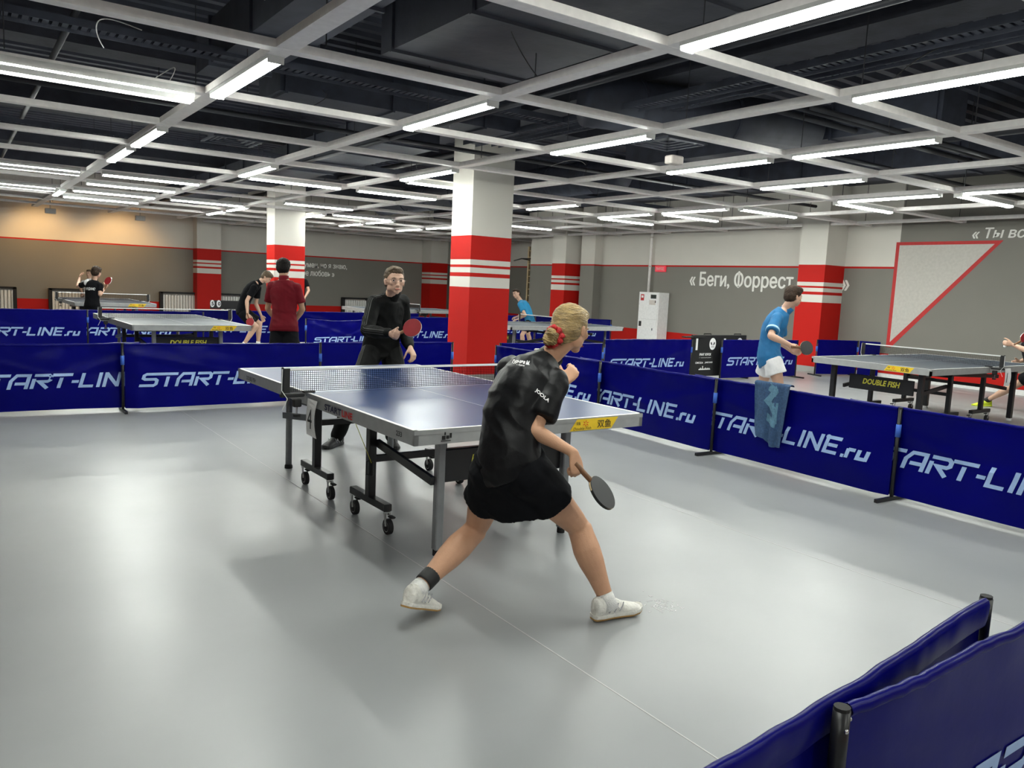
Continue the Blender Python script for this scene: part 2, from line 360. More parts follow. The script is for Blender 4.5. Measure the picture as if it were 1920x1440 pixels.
LA = [(0,4,'long louvred light at upper left, cut by the frame, teeth showing'),(0,8,'louvred light at the left frame edge, upper of two'),(0,10,'louvred light at the left frame edge, lower of two'),
(1,8,'crosswise light near the orange wall, topmost of four stacked in perspective'),(1,9,'crosswise light near the orange wall, second of four from the top'),(1,10,'crosswise light near the orange wall, third of four from the top'),(1,11,'crosswise light near the orange wall, lowest of four'),
(2,10,'crosswise light above the column at the left wall'),(2,7,'long crosswise light in front of the column behind the red shirt player'),(3,6,'crosswise light running behind the large middle column'),(3,7,'crosswise light left of the middle column, above the tracksuit player'),
(3,9,'crosswise light just right of the red shirt player column'),(4,10,'crosswise light above the left wall lettering, meeting a shorter one'),(6,9,'crosswise far light right of the middle column, above the ladder'),(6,7,'crosswise light near the pipe corner, lower of a V pair'),
(6,6,'crosswise light right of the pipe, lower of a V pair'),(6,5,'crosswise light above the big white right wall lettering'),(6,4,'crosswise light touching the top of the white column at right'),(6,3,'crosswise light above the pale triangle on the right wall')]
ZL = ZG-.045
for i, j, l in LB: luminaire(gx(i), gy(j)+.904, 'y', l, z=ZL)
for i, j, l in LA: luminaire(gx(i)+.904, gy(j), 'x', l, louvre=(i == 0), z=ZL)
# unseen lamps of the same model, added around the camera to brighten floor and columns
for i, j, a in ((2,-1,'y'),(1,1,'y'),(0,0,'y'),(4,-1,'y'),(3,-2,'y'),(5,0,'y'),(1,-2,'y'),(6,0,'y'),(-1,-1,'y')):
    if a == 'y': luminaire(gx(i), gy(j)+.904, a, 'linear ceiling light added out of view to brighten the hall', z=ZL)
    else: luminaire(gx(i)+.904, gy(j), a, 'linear ceiling light added out of view to brighten the hall', z=ZL)
# warm wall washers hung from the soffit
for x, l in ((2.30, 'left small wall spotlight under the soffit over the orange glow'), (4.55, 'right small wall spotlight under the soffit over the orange glow')):
    t = thing('wall_spotlight', l, 'spotlight', (x, 25.35, 2.86))
    MB().bbox((0, 0, 0.06), (.26, .16, .14), .01).obj('housing', 'housing', t)
    MB().box((0, .02, .20), (.03, .03, .28)).obj('bracket', 'housing', t)
    MB().box((0, .085, .05), (.20, .01, .09)).obj('lens', 'warm', t)
for x in (2.0, 4.0):
    ld = bpy.data.lights.new('warm_spot', 'SPOT'); ld.energy = 17; ld.color = (1, .58, .20); ld.spot_size = math.radians(105); ld.spot_blend = .7; ld.shadow_soft_size = .08
    lo = bpy.data.objects.new('warm_spot', ld); C.objects.link(lo); lo.location = (x, 25.15, 2.78)
    d = V((.15, 1.45, -1.0)); lo.rotation_euler = d.to_track_quat('-Z', 'Y').to_euler()
# ---------------------------------------------------------------- services above the grid
def duct(pts, w, h, name, label, m='duct', round_=False):
    t = thing(name, label, 'air duct', pts[0]); P = [V(p)-V(pts[0]) for p in pts]
    if round_:
        MB().tube(P, w/2, 24).obj('duct_body', m, t, True)
        L = (P[-1]-P[0]).length; k = 0.6
        while k < L: q = P[0]+norm(P[-1]-P[0])*k; MB().tube([q-norm(P[-1]-P[0])*.015, q+norm(P[-1]-P[0])*.015], w/2+.012, 24).obj('flange', m, t); k += 1.2
    else:
        for a, b in zip(P[:-1], P[1:]):
            MB().bar(a, b, w, h).obj('duct_body', m, t)
            L = (b-a).length; k = .05
            while k < L: q = a+norm(b-a)*k; MB().bar(q, q+norm(b-a)*.03, w+.05, h+.05).obj('flange', m, t); k += 1.25
    return t
duct([(3.75, 1.2, 3.60), (3.75, 6.5, 3.60)], 1.35, .45, 'rectangular_duct', 'wide foil-wrapped duct above the grid at top centre', 'foil')
duct([(2.35, .5, 3.62), (2.35, 8.6, 3.62)], .55, .4, 'rectangular_duct', 'grey duct running beside the wide foil one at top left of centre')
duct([(5.7, 6.9, 3.50), (8.55, 6.1, 3.50)], .55, .55, 'round_duct', 'round grey duct above the right part of the grid', round_=True)
duct([(8.95, 4.6, 3.60), (8.95, 9.5, 3.60)], .5, .4, 'rectangular_duct', 'dark duct crossing over the round duct at right')
duct([(5.2, 9.9, 3.5), (5.2, 24, 3.5)], .8, .4, 'rectangular_duct', 'long duct running away left of the middle column')
duct([(2.9, 8.9, 3.60), (6.0, 8.9, 3.60)], .7, .4, 'rectangular_duct', 'duct crossing above the thick left girder')
duct([(9.6, 10.6, 3.5), (9.6, 20, 3.5)], .6, .5, 'round_duct', 'round duct far behind the middle column', round_=True)
duct([(11.8, 3.2, 3.6), (11.8, 17, 3.6)], .7, .4, 'rectangular_duct', 'duct above the far lights near the right wall')
def tray(p, q, w, label):
    t = thing('cable_tray', label, 'cable tray', p); P = V(q)-V(p); d = norm(P); a = d.cross(V((0, 0, 1)))
    for s in (-1, 1): MB().bar(a*s*w/2, P+a*s*w/2, .006, .06).obj('side_rail', 'duct', t)
    mb = MB(); k = 0
    while k < P.length: mb.bar(d*k-a*w/2, d*k+a*w/2, .045, .004); k += .07
    mb.obj('perforated_base', 'duct', t, kind='stuff')
    return t
tray((6.02, .5, 3.42), (6.02, 9.8, 3.42), .2, 'perforated cable tray above the right side running away')
tray((6.45, .5, 3.46), (6.45, 9.8, 3.46), .12, 'narrow perforated cable tray beside the wider one at right')
tray((-3.5, 7.7, 3.42), (6.0, 7.7, 3.42), .25, 'perforated cable tray above the upper left lights')
tray((-3.5, 13.4, 3.42), (14, 13.4, 3.42), .25, 'perforated cable tray far behind across the hall')
def pipe(pts, r, label, m='pipe', n=8):
    t = MB().tube([V(p)-V(pts[0]) for p in pts], r, n).obj('ceiling_pipe', m, smooth=True); t.location = pts[0]
    t['label'] = label; t['category'] = 'pipe'; return t
k = 0
for y, z, r, wd_ in ((5.0, 3.35, .03, 'lowest'), (5.25, 3.4, .025, 'second'), (5.6, 3.45, .035, 'third'), (3.05, 3.5, .025, 'nearest'), (6.4, 3.35, .03, 'farthest')):
    pipe([(7.0, y, z), (XW, y, z)], r, 'thin pipe running across above the lights at upper right, '+wd_)
for x, z, r, l in ((10.0, 3.5, .05, 'pipe running away above the right lights'), (7.9, 3.9, .06, 'pipe close under the deck at right of centre'), (.9, 3.5, .03, 'thin pipe running away at upper left'), (4.75, 3.3, .03, 'thin pipe running away beside the middle column')):
    pipe([(x, YB+.3, z), (x, YW-.5, z)], r, l)
for y, z, l in ((11.6, 3.4, 'thin pipe across the hall behind the middle column'), (16.0, 3.4, 'thin pipe across the hall over the far tables'), (9.7, 3.3, 'thin pipe across the hall just before the middle column')):
    pipe([(-3, y, z), (14, y, z)], .03, l)
random.seed(11)
CBL = ['loose cable loop above the first left grid crossing','cable hanging near the top of the middle column','cable hanging above the upper right lamp','thin cable loop at the right grid crossing','cable drooping over the left girder','cable end hanging from the deck at top left','cable loop above the long left lamp','cable drooping left of the middle column','cable loop over the far grid','cable hanging above the right wall lamps']
for k, (x, y) in enumerate(((1.6, 5.0), (3.9, 5.3), (4.2, 3.2), (5.9, 3.6), (1.5, 7.6), (1.6, 4.6), (1.0, 6.9), (2.9, 7.9), (6.9, 8.3), (8.6, 5.0))):
    P = []; a = random.uniform(0, 6.28); L = random.uniform(.4, .9)
    h_ = random.uniform(.08, .22)
    for t in range(21):
        u = t/20; P.append((x+math.cos(a+u*.8)*L*u, y+math.sin(a+u*.8)*L*u, 3.10+h_*math.sin(u*math.pi)+.35*u*u*(k % 2)))
    pipe(P, .004, CBL[k], 'cable' if k % 2 == 0 else 'blackcable', 6).name = 'loose_cable'
for x, y, l in ((6.75, 6.68, 'square air diffuser above the grid right of the middle column'), (3.05, 10.8, 'square air diffuser above the grid left of centre'), (10.0, 8.4, 'square air diffuser far right above the grid')):
    t = thing('air_diffuser', l, 'air vent', (x, y, 3.16))
    for q, (s, z) in enumerate(((.6, 0), (.46, .012), (.32, .024), (.18, .036))):
        mb = MB()
        for a in range(4):
            m4 = Matrix.Rotation(a*math.pi/2, 4, 'Z'); b_ = MB().box((0, s/2, z), (s+.03, .035, .02)); b_.xf(m4); mb.add(b_.v, b_.f)
        mb.obj('vane', 'duct', t)
    MB().box((0, 0, .075), (.5, .5, .05)).obj('plenum_box', 'duct', t)
t = thing('ceiling_speaker_box', 'small white box hung on the grid beam right of the middle column', 'box', (6.45, 5.52+.75, 2.9))
MB().bbox((0, 0, .0), (.18, .12, .09), .01).obj('box_body', 'soffit', t)
# ---------------------------------------------------------------- barriers
GLY = {'S': (.98, [[(1.02,.91),(.2,.91),(.07,.82),(.07,.62),(.2,.54),(.75,.54),(.86,.45),(.86,.2),(.74,.09),(-.04,.09)]]),
 'T': (1.0, [[(-.02,.91),(1.0,.91)],[(.46,.72),(.46,0)]]),
 'A': (1.09, [[(.08,0),(.08,.55),(.3,.91),(.9,.91),(.9,0)],[(.3,.36),(.82,.36)]]),
 'R': (.98, [[(.09,0),(.09,.68)],[(.06,.91),(.78,.91),(.9,.8),(.9,.58),(.78,.48),(.38,.48),(.86,0)]]),
 '-': (.46, [[(.04,.42),(.4,.42)]]),
 'L': (.90, [[(.09,1),(.09,.09),(.74,.09)]]), 'I': (.34, [[(.11,0),(.11,1)]]),
 'N': (1.04, [[(.09,0),(.09,1)],[(.09,.95),(.8,.05)],[(.8,0),(.8,1)]]),
 'E': (.86, [[(.8,.91),(.09,.91),(.09,.09),(.76,.09)],[(.2,.5),(.7,.5)]]),
 '.': (.26, [[(.04,.07),(.2,.07)]]),
 'r': (.52, [[(.07,0),(.07,.52)],[(.07,.48),(.42,.48)]]), 'u': (.66, [[(.09,.55),(.09,.08),(.5,.08)],[(.5,.55),(.5,0)]])}
def stroke(mb, pts, th, fn, seg=.12):
    P = []
    for a, b in zip(pts[:-1], pts[1:]):
        L = math.dist(a, b); n = max(1, int(L/seg))
        for k in range(n): P.append((a[0]+(b[0]-a[0])*k/n, a[1]+(b[1]-a[1])*k/n))
    P.append(pts[-1]); L_ = []; R_ = []
    for i, p in enumerate(P):
        a = P[max(i-1, 0)]; b = P[min(i+1, len(P)-1)]
        d1 = (p[0]-a[0], p[1]-a[1]) if i else (b[0]-p[0], b[1]-p[1]); d2 = (b[0]-p[0], b[1]-p[1]) if i < len(P)-1 else d1
        l1 = math.hypot(*d1); l2 = math.hypot(*d2); n1 = (-d1[1]/l1, d1[0]/l1); n2 = (-d2[1]/l2, d2[0]/l2)
        mx, my = n1[0]+n2[0], n1[1]+n2[1]; q = mx*mx+my*my; s = 2/q if q > .2 else 1
        L_.append(fn(p[0]+mx*s*th/2, p[1]+my*s*th/2)); R_.append(fn(p[0]-mx*s*th/2, p[1]-my*s*th/2))
    n = len(P); mb.add(L_+R_, [(i, n+i, n+i+1, i+1) for i in range(n-1)])
def start_line(mb, x0, z0, w, cap, surf, shear=.30):
    adv = sum(GLY[c][0]*(1.0) for c in 'START-LINE.ru')+.1; sx = w/adv; cx = 0
    for c in 'START-LINE.ru':
        A, st = GLY[c]
        for s_ in st:
            def fn(px, pz, cx=cx):
                X_ = x0+(cx+px)*sx + pz*cap*shear; Z_ = z0+pz*cap; return V((X_, surf(X_, Z_)-.002, Z_))
            stroke(mb, s_, .19, fn)
        cx += A
        if c == 'E':
            ring = [(.06+.1*math.cos(t*math.pi/5), .93+.1*math.sin(t*math.pi/5)) for t in range(11)]
            stroke(mb, ring, .04, fn); cx += .1
BN = [0]
def barrier(p0, p1, label, sag=0.0, text=True, H_=.685, seed=None, amp=.020, feet=(True, True), z0t=.255, grp='blue barrier panels around the courts', tw=1.76, toff=.13, cap=.145, straps=True):
    BN[0] += 1; seed = seed or BN[0]*7.3
    p0, p1 = V((*p0, 0)), V((*p1, 0)); d = p1-p0; L = d.length; rz = math.atan2(d.y, d.x)
    t = thing('court_barrier', label, 'barrier', p0, rz, grp)
    def surf(x, z):
        e = max(0, min(1, x/L)); edge = min(1, min(x, L-x)/.12) if 0 < x < L else 0
        a = noise.noise(V((x*.9+seed, z*2.2, seed)))*1.5 + .55*noise.noise(V((x*3.0+z*2.5+seed, z*5-x*1.5, 2.1)))
        fold = math.exp(-((z-(H_-.06-.55*x/L*.9))/.03)**2)*(.5 if x < L*.6 else 0) + math.exp(-((z-(H_-.10-.5*(L-x)/L))/.035)**2)*(.4 if x > L*.5 else 0)
        top = math.exp(-((H_-z)/.07)**2)*.45*noise.noise(V((x*9+seed, 3.3, z*8)))
        return -(a*amp + fold*amp*.7 + top*amp + amp*.9)*(.25+.75*max(0, edge))
    def ztop(x): e = x/L; return H_ - sag*4*e*(1-e) + .004*noise.noise(V((x*8, seed, 0)))
    nx, nz = 72, 22; vs = []; zb = .035
    for i in range(nx+1):
        for k in range(nz+1):
            x = L*i/nx; f = k/nz; z = zb+(ztop(x)-zb)*f; vs.append(V((x, surf(x, z), z)))
    grid0 = vs
    # roll over the top rail
    th = .016; cols = nz+1; fs = []
    for i in range(nx):
        for k in range(nz): a = i*cols+k; fs.append((a, a+cols, a+cols+1, a+1))
    mb = MB(); mb.add(vs, fs)
    vs2 = []; prof = [(-.003, 0), (-.008, .010), (-.003, .021), (.006, .025), (.014, .020), (.018, .008), (.016, -.03), (.012, -.05)]
    for i in range(nx+1):
        x = L*i/nx; zt = ztop(x); y0 = surf(x, zt); wr = .003*noise.noise(V((x*26, seed, 1)))
        for (a, b) in prof: zz = max(zb, zt+b+wr*.6); vs2.append(V((x, (y0 if b > -.1 else max(surf(x, zz), y0))+a+wr*(b > -.1), zz)))
    n = len(prof); mb.add(vs2, [(i*n+k, (i+1)*n+k, (i+1)*n+k+1, i*n+k+1) for i in range(nx) for k in range(n-1)])
    mb.obj('panel_sheet', 'blue', t, True)
    if text:
        
        def gs(x, z):
            f = max(0, min(.9999, (z-zb)/(ztop(x)-zb)))*nz; u = max(0, min(.9999, x/L))*nx; i, k = int(u), int(f); a, b = u-i, f-k; g = lambda p, q: grid0[p*cols+q].y
            return g(i, k)*(1-a)*(1-b)+g(i+1, k)*a*(1-b)+g(i, k+1)*(1-a)*b+g(i+1, k+1)*a*b-.001
        lm = MB(); start_line(lm, toff, z0t, tw, cap, gs); lm.obj('lettering', 'letter', t)
    for s, x in ((feet[0], -.019), (feet[1], L+.019)):
        if not s: continue
        post = MB().tube([(x, 0, .02), (x, 0, H_+.018)], .0135, 12).obj('post', 'black', t, True)
        MB().tube([(x, 0, H_+.017), (x, 0, H_+.024)], .0155, 12).obj('post_cap', 'blackmatte', post)
        MB().bar((x, -.20, .016), (x, .20, .016), .026, .026).obj('foot', 'black', t)
        if straps:
            sm = MB(); sm.tube([(x, 0, H_-.20), (x, 0, H_-.105)], .019, 12); sm.obj('fastening_strap', 'strapb', t, True)
    return t
# near right, cut by the frame
barrier((1.375, .785), (3.38, .79), 'nearest barrier at lower right corner, cut by the frame, silver rivets on its post', feet=(True, False), straps=False, amp=.008)
n1 = bpy.data.objects['court_barrier']
b2 = barrier((2.215, .92), (.23, .69), 'barrier just behind the nearest one, its far post standing free at lower right', feet=(True, True), straps=False, amp=.008, text=False)
# fat post caps and rivets of the two nearest posts
for (t, x) in ((n1, -.019), (b2, -.019)):
    MB().tube([(x, 0, .56), (x, 0, .702)], .0165, 24).obj('post_sleeve', 'black', t, True)
    MB().ell((x-.006, -.017, .668), (.0055, 0, 0), (0, .004, 0), (0, 0, .0055), 10, 6).obj('rivet', 'chrome', t, True)
    MB().ell((x+.017, -.006, .682), (.0055, 0, 0), (0, .006, 0), (0, 0, .0055), 10, 6).obj('rivet', 'chrome', t, True)
# right line, seen from the court (text reads towards -y)
XR = 5.75
barrier((XR-.03, 8.44), (XR-.03, 6.46), 'barrier of the right line behind the blond player, ending at the corner')
barrier((XR+.07, 6.90), (XR-.0, 4.88), 'first full barrier of the right line, left of the towel one', feet=(False, True), toff=.06)
barrier((XR+.07, 5.19), (XR-.0, 3.13), 'barrier of the right line with the blue towel hanging on it', feet=(False, True))
barrier((XR+.07, 3.56), (XR-.02, 1.50), 'barrier of the right line cut by the right frame edge', feet=(False, True))
# back line of the main court
barrier((-.06, 9.03), (1.60, 9.05), 'barrier at left frame edge behind the main court', sag=.015, amp=.034, feet=(False, False), toff=.13)
barrier((1.44, 8.93), (3.52, 8.92), 'barrier behind the left corner of the blue table, lettering start visible', sag=.008, amp=.032)
barrier((3.52, 8.96), (5.34, 8.95), 'barrier behind the tracksuit player, ending at the middle column', text=False, amp=.014, feet=(False, True))
barrier((6.02, 8.78), (7.70, 8.66), 'barrier right of the middle column, behind the blond player', text=False, amp=.014)
barrier((8.38, 9.35), (10.30, 9.32), 'barrier in front of the white cabinet with readable lettering', sag=-.005, tw=1.66, toff=.1, amp=.02)
barrier((11.02, 9.24), (13.02, 9.16), 'barrier behind the player in white shorts', amp=.008)
barrier((13.86, 9.28), (14.72, 8.98), 'short barrier in front of the right wall column, behind the grey table', text=False, amp=.008)
barrier((14.78, 8.97), (15.0, 8.66), 'narrow angled barrier against the wall under the triangle tip', text=False, amp=.006, feet=(False, False))
# second and third lines, left courts
barrier((-.05, 15.8), (1.95, 15.84), 'barrier of the second line at the left frame edge', amp=.015)
barrier((1.50, 15.93), (3.93, 15.9), 'barrier of the second line behind the left end of the grey table', toff=.10)
barrier((3.95, 16.9), (6.05, 16.7), 'barrier of the second line near the stooping player', toff=.0)
barrier((5.36, 14.2), (7.05, 14.75), 'sagging barrier with crumpled lettering between red shirt and tracksuit players', sag=.05, amp=.035, cap=.10)
barrier((7.0, 15.3), (9.2, 15.45), 'barrier left of the middle column, behind the tracksuit player racket', amp=.02, toff=.6, tw=1.6)
barrier((6.2, 16.95), (9.3, 17.2), 'long low barrier of the third line under the far wall lettering', text=False)
barrier((10.6, 17.9), (12.6, 16.9), 'barrier behind the far blue shirt player table, left', amp=.01, toff=.1)
barrier((12.65, 16.9), (14.3, 15.8), 'barrier behind the far table, under the corner at right', amp=.01, toff=.05, tw=1.55)
# ---------------------------------------------------------------- tables
def tennis_table(loc, rz, label, top='top_blue', leg='steel', style='grey', board=True, near=True):
    """origin: middle of the table on the floor; width along x, length along y; near end at -y"""
    t = thing('table_tennis_table', label, 'table', loc, rz, 'table tennis tables')
    Wd, L, Z = 1.525, 2.74, .76
    for s in (-1, 1):
        y0, y1 = (.004, L/2) if s > 0 else (-L/2, -.004); yc = (y0+y1)/2
        hb = MB().bbox((0, yc, Z-.011), (Wd, y1-y0, .022), .002).obj('table_half', top, t)
        e = .0008
        lm = MB()
        for sx in (-1, 1): lm.box((sx*(Wd/2-.01), yc, Z+e/2), (.02, y1-y0, e))
        lm.box((0, s*(L/2-.01), Z+e/2), (Wd, .02, e)); lm.box((0, yc, Z+e/2), (.003, y1-y0, e))
        lm.obj('painted_lines', 'white', hb)
        am = MB()
        for sx in (-1, 1): am.box((sx*(Wd/2-.012), yc, Z-.048), (.024, y1-y0, .054))
        am.box((0, s*(L/2-.012), Z-.048), (Wd, .024, .054)); am.box((0, s*.03, Z-.048), (Wd-.06, .024, .05))
        am.obj('apron', 'apron', hb)
        wm = MB()
        for sx in (-1, 1): wm.box((sx*(Wd/2+.0006), yc, Z-.0115), (.0014, y1-y0, .022))
        wm.box((0, s*(L/2+.0006), Z-.0115), (Wd+.002, .0014, .022)); wm.obj('edge_strip', 'apron', hb)
    if style == 'grey':
        for sx in (-1, 1):
            l = MB().bbox((sx*.435, -L/2+.30, .365), (.048, .048, .67), .006).obj('leg', leg, t)
            MB().tube([(sx*.435, -L/2+.30, 0), (sx*.435, -L/2+.30, .035)], .024, 12).obj('rubber_foot', 'blackmatte', l)
            l = MB().tube([(sx*.435, L/2-.19, .03), (sx*.435, L/2-.19, .70)], .024, 16).obj('leg', leg, t, True)
            MB().tube([(sx*.435, L/2-.19, 0), (sx*.435, L/2-.19, .02), (sx*.435, L/2-.19, .035)], [.030, .030, .022], 14).obj('rubber_foot', 'blackmatte', l)
    else:
        for sx in (-1, 1):
            for yy in (-L/2+.20, L/2-.20):
                l = MB().bbox((sx*.56, yy, .37), (.06, .06, .68), .006).obj('leg', 'black', t)
                MB().tube([(sx*.56, yy, 0), (sx*.56, yy, .03)], .032, 12).obj('rubber_foot', 'paper', l)
    # wheeled undercarriage
    xs = .505
    for sx in (-1, 1):
        for yc, ya, yb in ((-.385, -.61, -.155), (.455, .225, .675)):
            u = MB().bbox((sx*xs, yc, .42), (.05, .05, .50), .004).obj('upright', 'black', t)
            MB().bbox((sx*xs, (ya+yb)/2, .155), (.05, abs(yb-ya)+.03, .045), .004).obj('wheel_bar', 'black', t)
            for yw in (ya, yb):
                c = MB(); c.tube([(sx*xs, yw, .118), (sx*xs, yw, .135)], .022, 14)
                for s2 in (-1, 1): c.bar((sx*xs+s2*.016, yw-.004, .122), (sx*xs+s2*.016, yw-.02, .05), .003, .024)
                ca = c.obj('caster', 'chrome', t)
                wv = [(sx*xs+a, yw-.018, .047) for a in (-.013, .013)]
                MB().tube(wv, .046, 24).obj('tyre', 'blackmatte', ca)
                MB().tube([(sx*xs+a, yw-.018, .047) for a in (-.0145, .0145)], .031, 20).obj('wheel_rim', 'chrome', ca)
                MB().tube([(sx*xs+a, yw-.018, .047) for a in (-.0155, .0155)], .027, 20).obj('wheel_hub', 'blackmatte', ca)
                MB().bbox((sx*xs+.0, yw-.06, .115), (.03, .05, .012), .004).obj('brake_pedal', 'blackmatte', ca)
    for yc, z in ((-.385, .40), (.455, .48)):
        MB().bar((-xs, yc, z), (xs, yc, z), .03, .04).obj('crossbar', 'black', t)
    MB().bar((-xs, -.34, .62), (xs, -.34, .62), .03, .04).obj('crossbar', 'black', t)
    MB().bar((-xs, .455, .62), (xs, .455, .62), .03, .04).obj('crossbar', 'black', t)
    for sx in (-1, 1):
        MB().bar((sx*.475, -.41, .50), (sx*.475, -L/2+.30, .415), .024, .045).obj('brace', 'black', t)
        MB().bar((sx*.475, .48, .50), (sx*.475, L/2-.19, .415), .024, .045).obj('brace', 'black', t)
        MB().bar((sx*.54, -.45, .655), (sx*.54, .75, .60), .03, .045).obj('lift_rail', 'black', t)
    if board:
        b = MB().bbox((0, -L/2+.325, .485), (.83, .02, .18), .004).obj('name_board', 'black', t)
        text_on('board_lettering', 'DOUBLE FISH', (-.23, -L/2+.3135, .468), (1, 0, 0), (0, 0, 1), width=.48, height=.07, m='strapy', parent=b, bold=.03, shear=.2)
    # yellow maker's sticker on the near end apron
    s = MB(); x0 = .205; yy = -L/2-.002
    s.add([(x0, yy, .690), (x0+.31, yy, .690), (x0+.36, yy, .754), (x0+.05, yy, .754)], [(0, 1, 2, 3)])
    st = s.obj('yellow_sticker', 'yellow', t)
    text_on('sticker_lettering', '双鱼', (x0+.20, yy, .698), (1, 0, 0), (0, 0, 1), width=.105, height=.046, m='ink', parent=st, bold=.03)
    text_on('sticker_lettering', 'Double Fish', (x0+.025, yy, .694), (1, 0, 0), (0, 0, 1), width=.13, height=.016, m='ink', parent=st, shear=.2)
    text_on('sticker_lettering', '双鱼', (x0+.045, yy, .722), (1, 0, 0), (0, 0, 1), width=.03, height=.018, m='ink', parent=st, bold=.02)
    k = MB(); random.seed(3)
    for q in range(6):
        a = q*1.05; k.add([V((x0+.115, yy-.001, .728)) + V((math.cos(a+.0)*.005, 0, math.sin(a)*.005)), V((x0+.115+math.cos(a+.3)*.026, yy-.001, .728+math.sin(a+.3)*.022)), V((x0+.115+math.cos(a+.8)*.014, yy-.001, .728+math.sin(a+.8)*.012))], [(0, 1, 2)])
    k.obj('orange_emblem', 'orange', st)
    return t
def table_net(loc, rz, label, tape='white'):
    t = thing('table_net', label, 'net', loc, rz, 'table tennis nets'); Z = .76; W2 = .915
    for s in (-1, 1):
        MB().bbox((s*W2, 0, Z+.078), (.014, .016, .165), .003).obj('net_post', 'black', t)
        MB().bbox((s*(W2-.025), -.003, Z+.078), (.04, .006, .15), .002).obj('net_sleeve', 'ink', t)
        c = MB(); c.bbox((s*(W2-.06), 0, Z-.012), (.15, .035, .022), .005); c.bbox((s*(W2-.09), 0, Z-.06), (.05, .04, .05), .005); c.bar((s*(W2-.13), 0, Z+.006), (s*(W2-.2), 0, Z+.006), .04, .01)
        cl = c.obj('clamp', 'blackmatte', t)
        MB().tube([(s*(W2-.09), 0, Z-.13), (s*(W2-.09), 0, Z-.085)], .006, 8).obj('clamp_screw', 'chrome', cl)
        MB().tube([(s*(W2-.09), 0, Z-.145), (s*(W2-.09), 0, Z-.13)], .022, 12).obj('knob', 'blackmatte', cl)
        P = [(s*(W2+.006), -.01, Z+.15), (s*(W2+.01), -.012, Z+.02), (s*(W2-.02), -.03, Z-.03), (s*(W2+.01), -.02, Z-.10)]
        MB().tube(P, .0025, 6).obj('tension_cord', 'white', t)
    MB().box((0, 0, Z+.146), (2*W2-.03, .005, .014)).obj('top_tape', tape, t)
    nm = MB(); x = -W2+.04
    while x < W2-.03: nm.box((x, 0, Z+.075), (.0022, .0015, .13)); x += .0135
    z = .012
    while z < .14: nm.box((0, 0, Z+z), (2*W2-.06, .0015, .0022)); z += .0125
    nm.obj('netting', 'net', t, kind='stuff')
    return t
mt_c = V((1.777+.7625, 3.33+1.37, 0)); RZ = .013
T1 = tennis_table(mt_c, RZ, 'large blue table in front, grey legs and black wheeled undercarriage')
TN1 = table_net(mt_c, RZ, 'net across the front blue table')
# lettering on the front table
text_on('side_lettering', 'START', (-.7645, -.29, .697), (0, -1, 0), (0, 0, 1), width=.235, height=.038, m='navyink', parent=T1, bold=.03)
text_on('side_lettering', 'LINE', (-.7645, -.535, .697), (0, -1, 0), (0, 0, 1), width=.14, height=.038, m='redink', parent=T1, bold=.03)
text_on('side_lettering', '233', (-.7645, -1.19, .708), (0, -1, 0), (0, 0, 1), width=.06, height=.026, m='ink', parent=T1, bold=.02)
text_on('side_lettering', 'DOUBLE FISH', (-.7645, 1.16, .700), (0, -1, 0), (0, 0, 1), width=.20, height=.03, m='ink', parent=T1, bold=.02)
em = MB(); 
for a, b in (((.13, .703), (.155, .728)), ((.155, .728), (.175, .708)), ((.155, .728), (.145, .745)), ((.175, .71), (.19, .74)), ((.12, .70), (.19, .70))):
    em.bar((a[0]-.7625+.02, -1.3715, a[1]), (b[0]-.7625+.02, -1.3715, b[1]), .001, .004, (0, -1, 0)) if False else em.box(((a[0]+b[0])/2-.7425, -1.3716, (a[1]+b[1])/2), (max(.005, abs(a[0]-b[0])*.8), .001, max(.004, abs(a[1]-b[1])*.8)))
em.obj('federation_emblem', 'ink', T1)
# number card and strap
def card(loc, rz, txt, label):
    t = thing('number_card', label, 'card', loc, rz)
    mb = MB(); n = 8; vs = []
    for i in range(n+1):
        z = -.22*i/n; vs += [V((0, -.006-.010*math.sin(i/n*2.6), z)), V((.145, -.006-.018*math.sin(i/n*3), z*1.03))]
    mb.add(vs, [(2*i, 2*i+2, 2*i+3, 2*i+1) for i in range(n)]); mb.add([v+V((0, .0015, 0)) for v in vs], [(2*i, 2*i+1, 2*i+3, 2*i+2) for i in range(n)])
    mb.obj('paper_sheet', 'paper', t)
    text_on('card_number', txt, (.035, -.018, -.175), (1, 0, 0), (0, 0, 1), height=.12, squash=.85, m='ink', parent=t, off=.004)
    return t
card((1.768, 4.63, .735), RZ-math.pi/2, '4', 'white paper card with number 4 hanging on the front blue table')
t = thing('fastening_belt', 'thin yellow strap hanging slanted under the front blue table', 'strap', (1.80, 4.02, .69))
MB().bar((0, 0, 0), (.225, .26, -.30), .022, .003, (1, 0, 0)).obj('webbing', 'strapy', t)
MB().tube([(.225, .26, -.29), (.205, .275, -.30), (.205, .275, -.38), (.235, .25, -.385), (.235, .25, -.30)], .005, 6).obj('hook', 'black', t)
# other tables
def set_table(cx, cy, rz, label, nlabel, **k):
    t = tennis_table((cx, cy, 0), rz, label, top='top_grey', **k); n = table_net((cx, cy, 0), rz, nlabel, tape=k.get('tape', 'white')); return t
set_table(1.83+.765, 11.08+1.37, .03, 'grey table at left behind the barrier, stooping player beside it', 'net across the grey table at left')
set_table(1.95+.765, 17.9+1.37, .03, 'farthest left table in front of the orange lit wall', 'net across the farthest left table')
set_table(9.61, 12.5, math.pi/2-math.pi, 'grey table behind the blond player head, long side in view', 'net across the table behind the blond player') 
set_table(9.6, 18.6, math.pi/2, 'far grey table between tracksuit player and narrow column', 'net across the far table left of the middle column')
set_table(8.95+1.37, 5.30, -math.pi/2, 'grey table at right with black legs and wheels', 'net across the black legged table at right', style='black')
card((10.70, 4.53, .735), 0, '1', 'white paper card with number 1 on the black legged table at right')
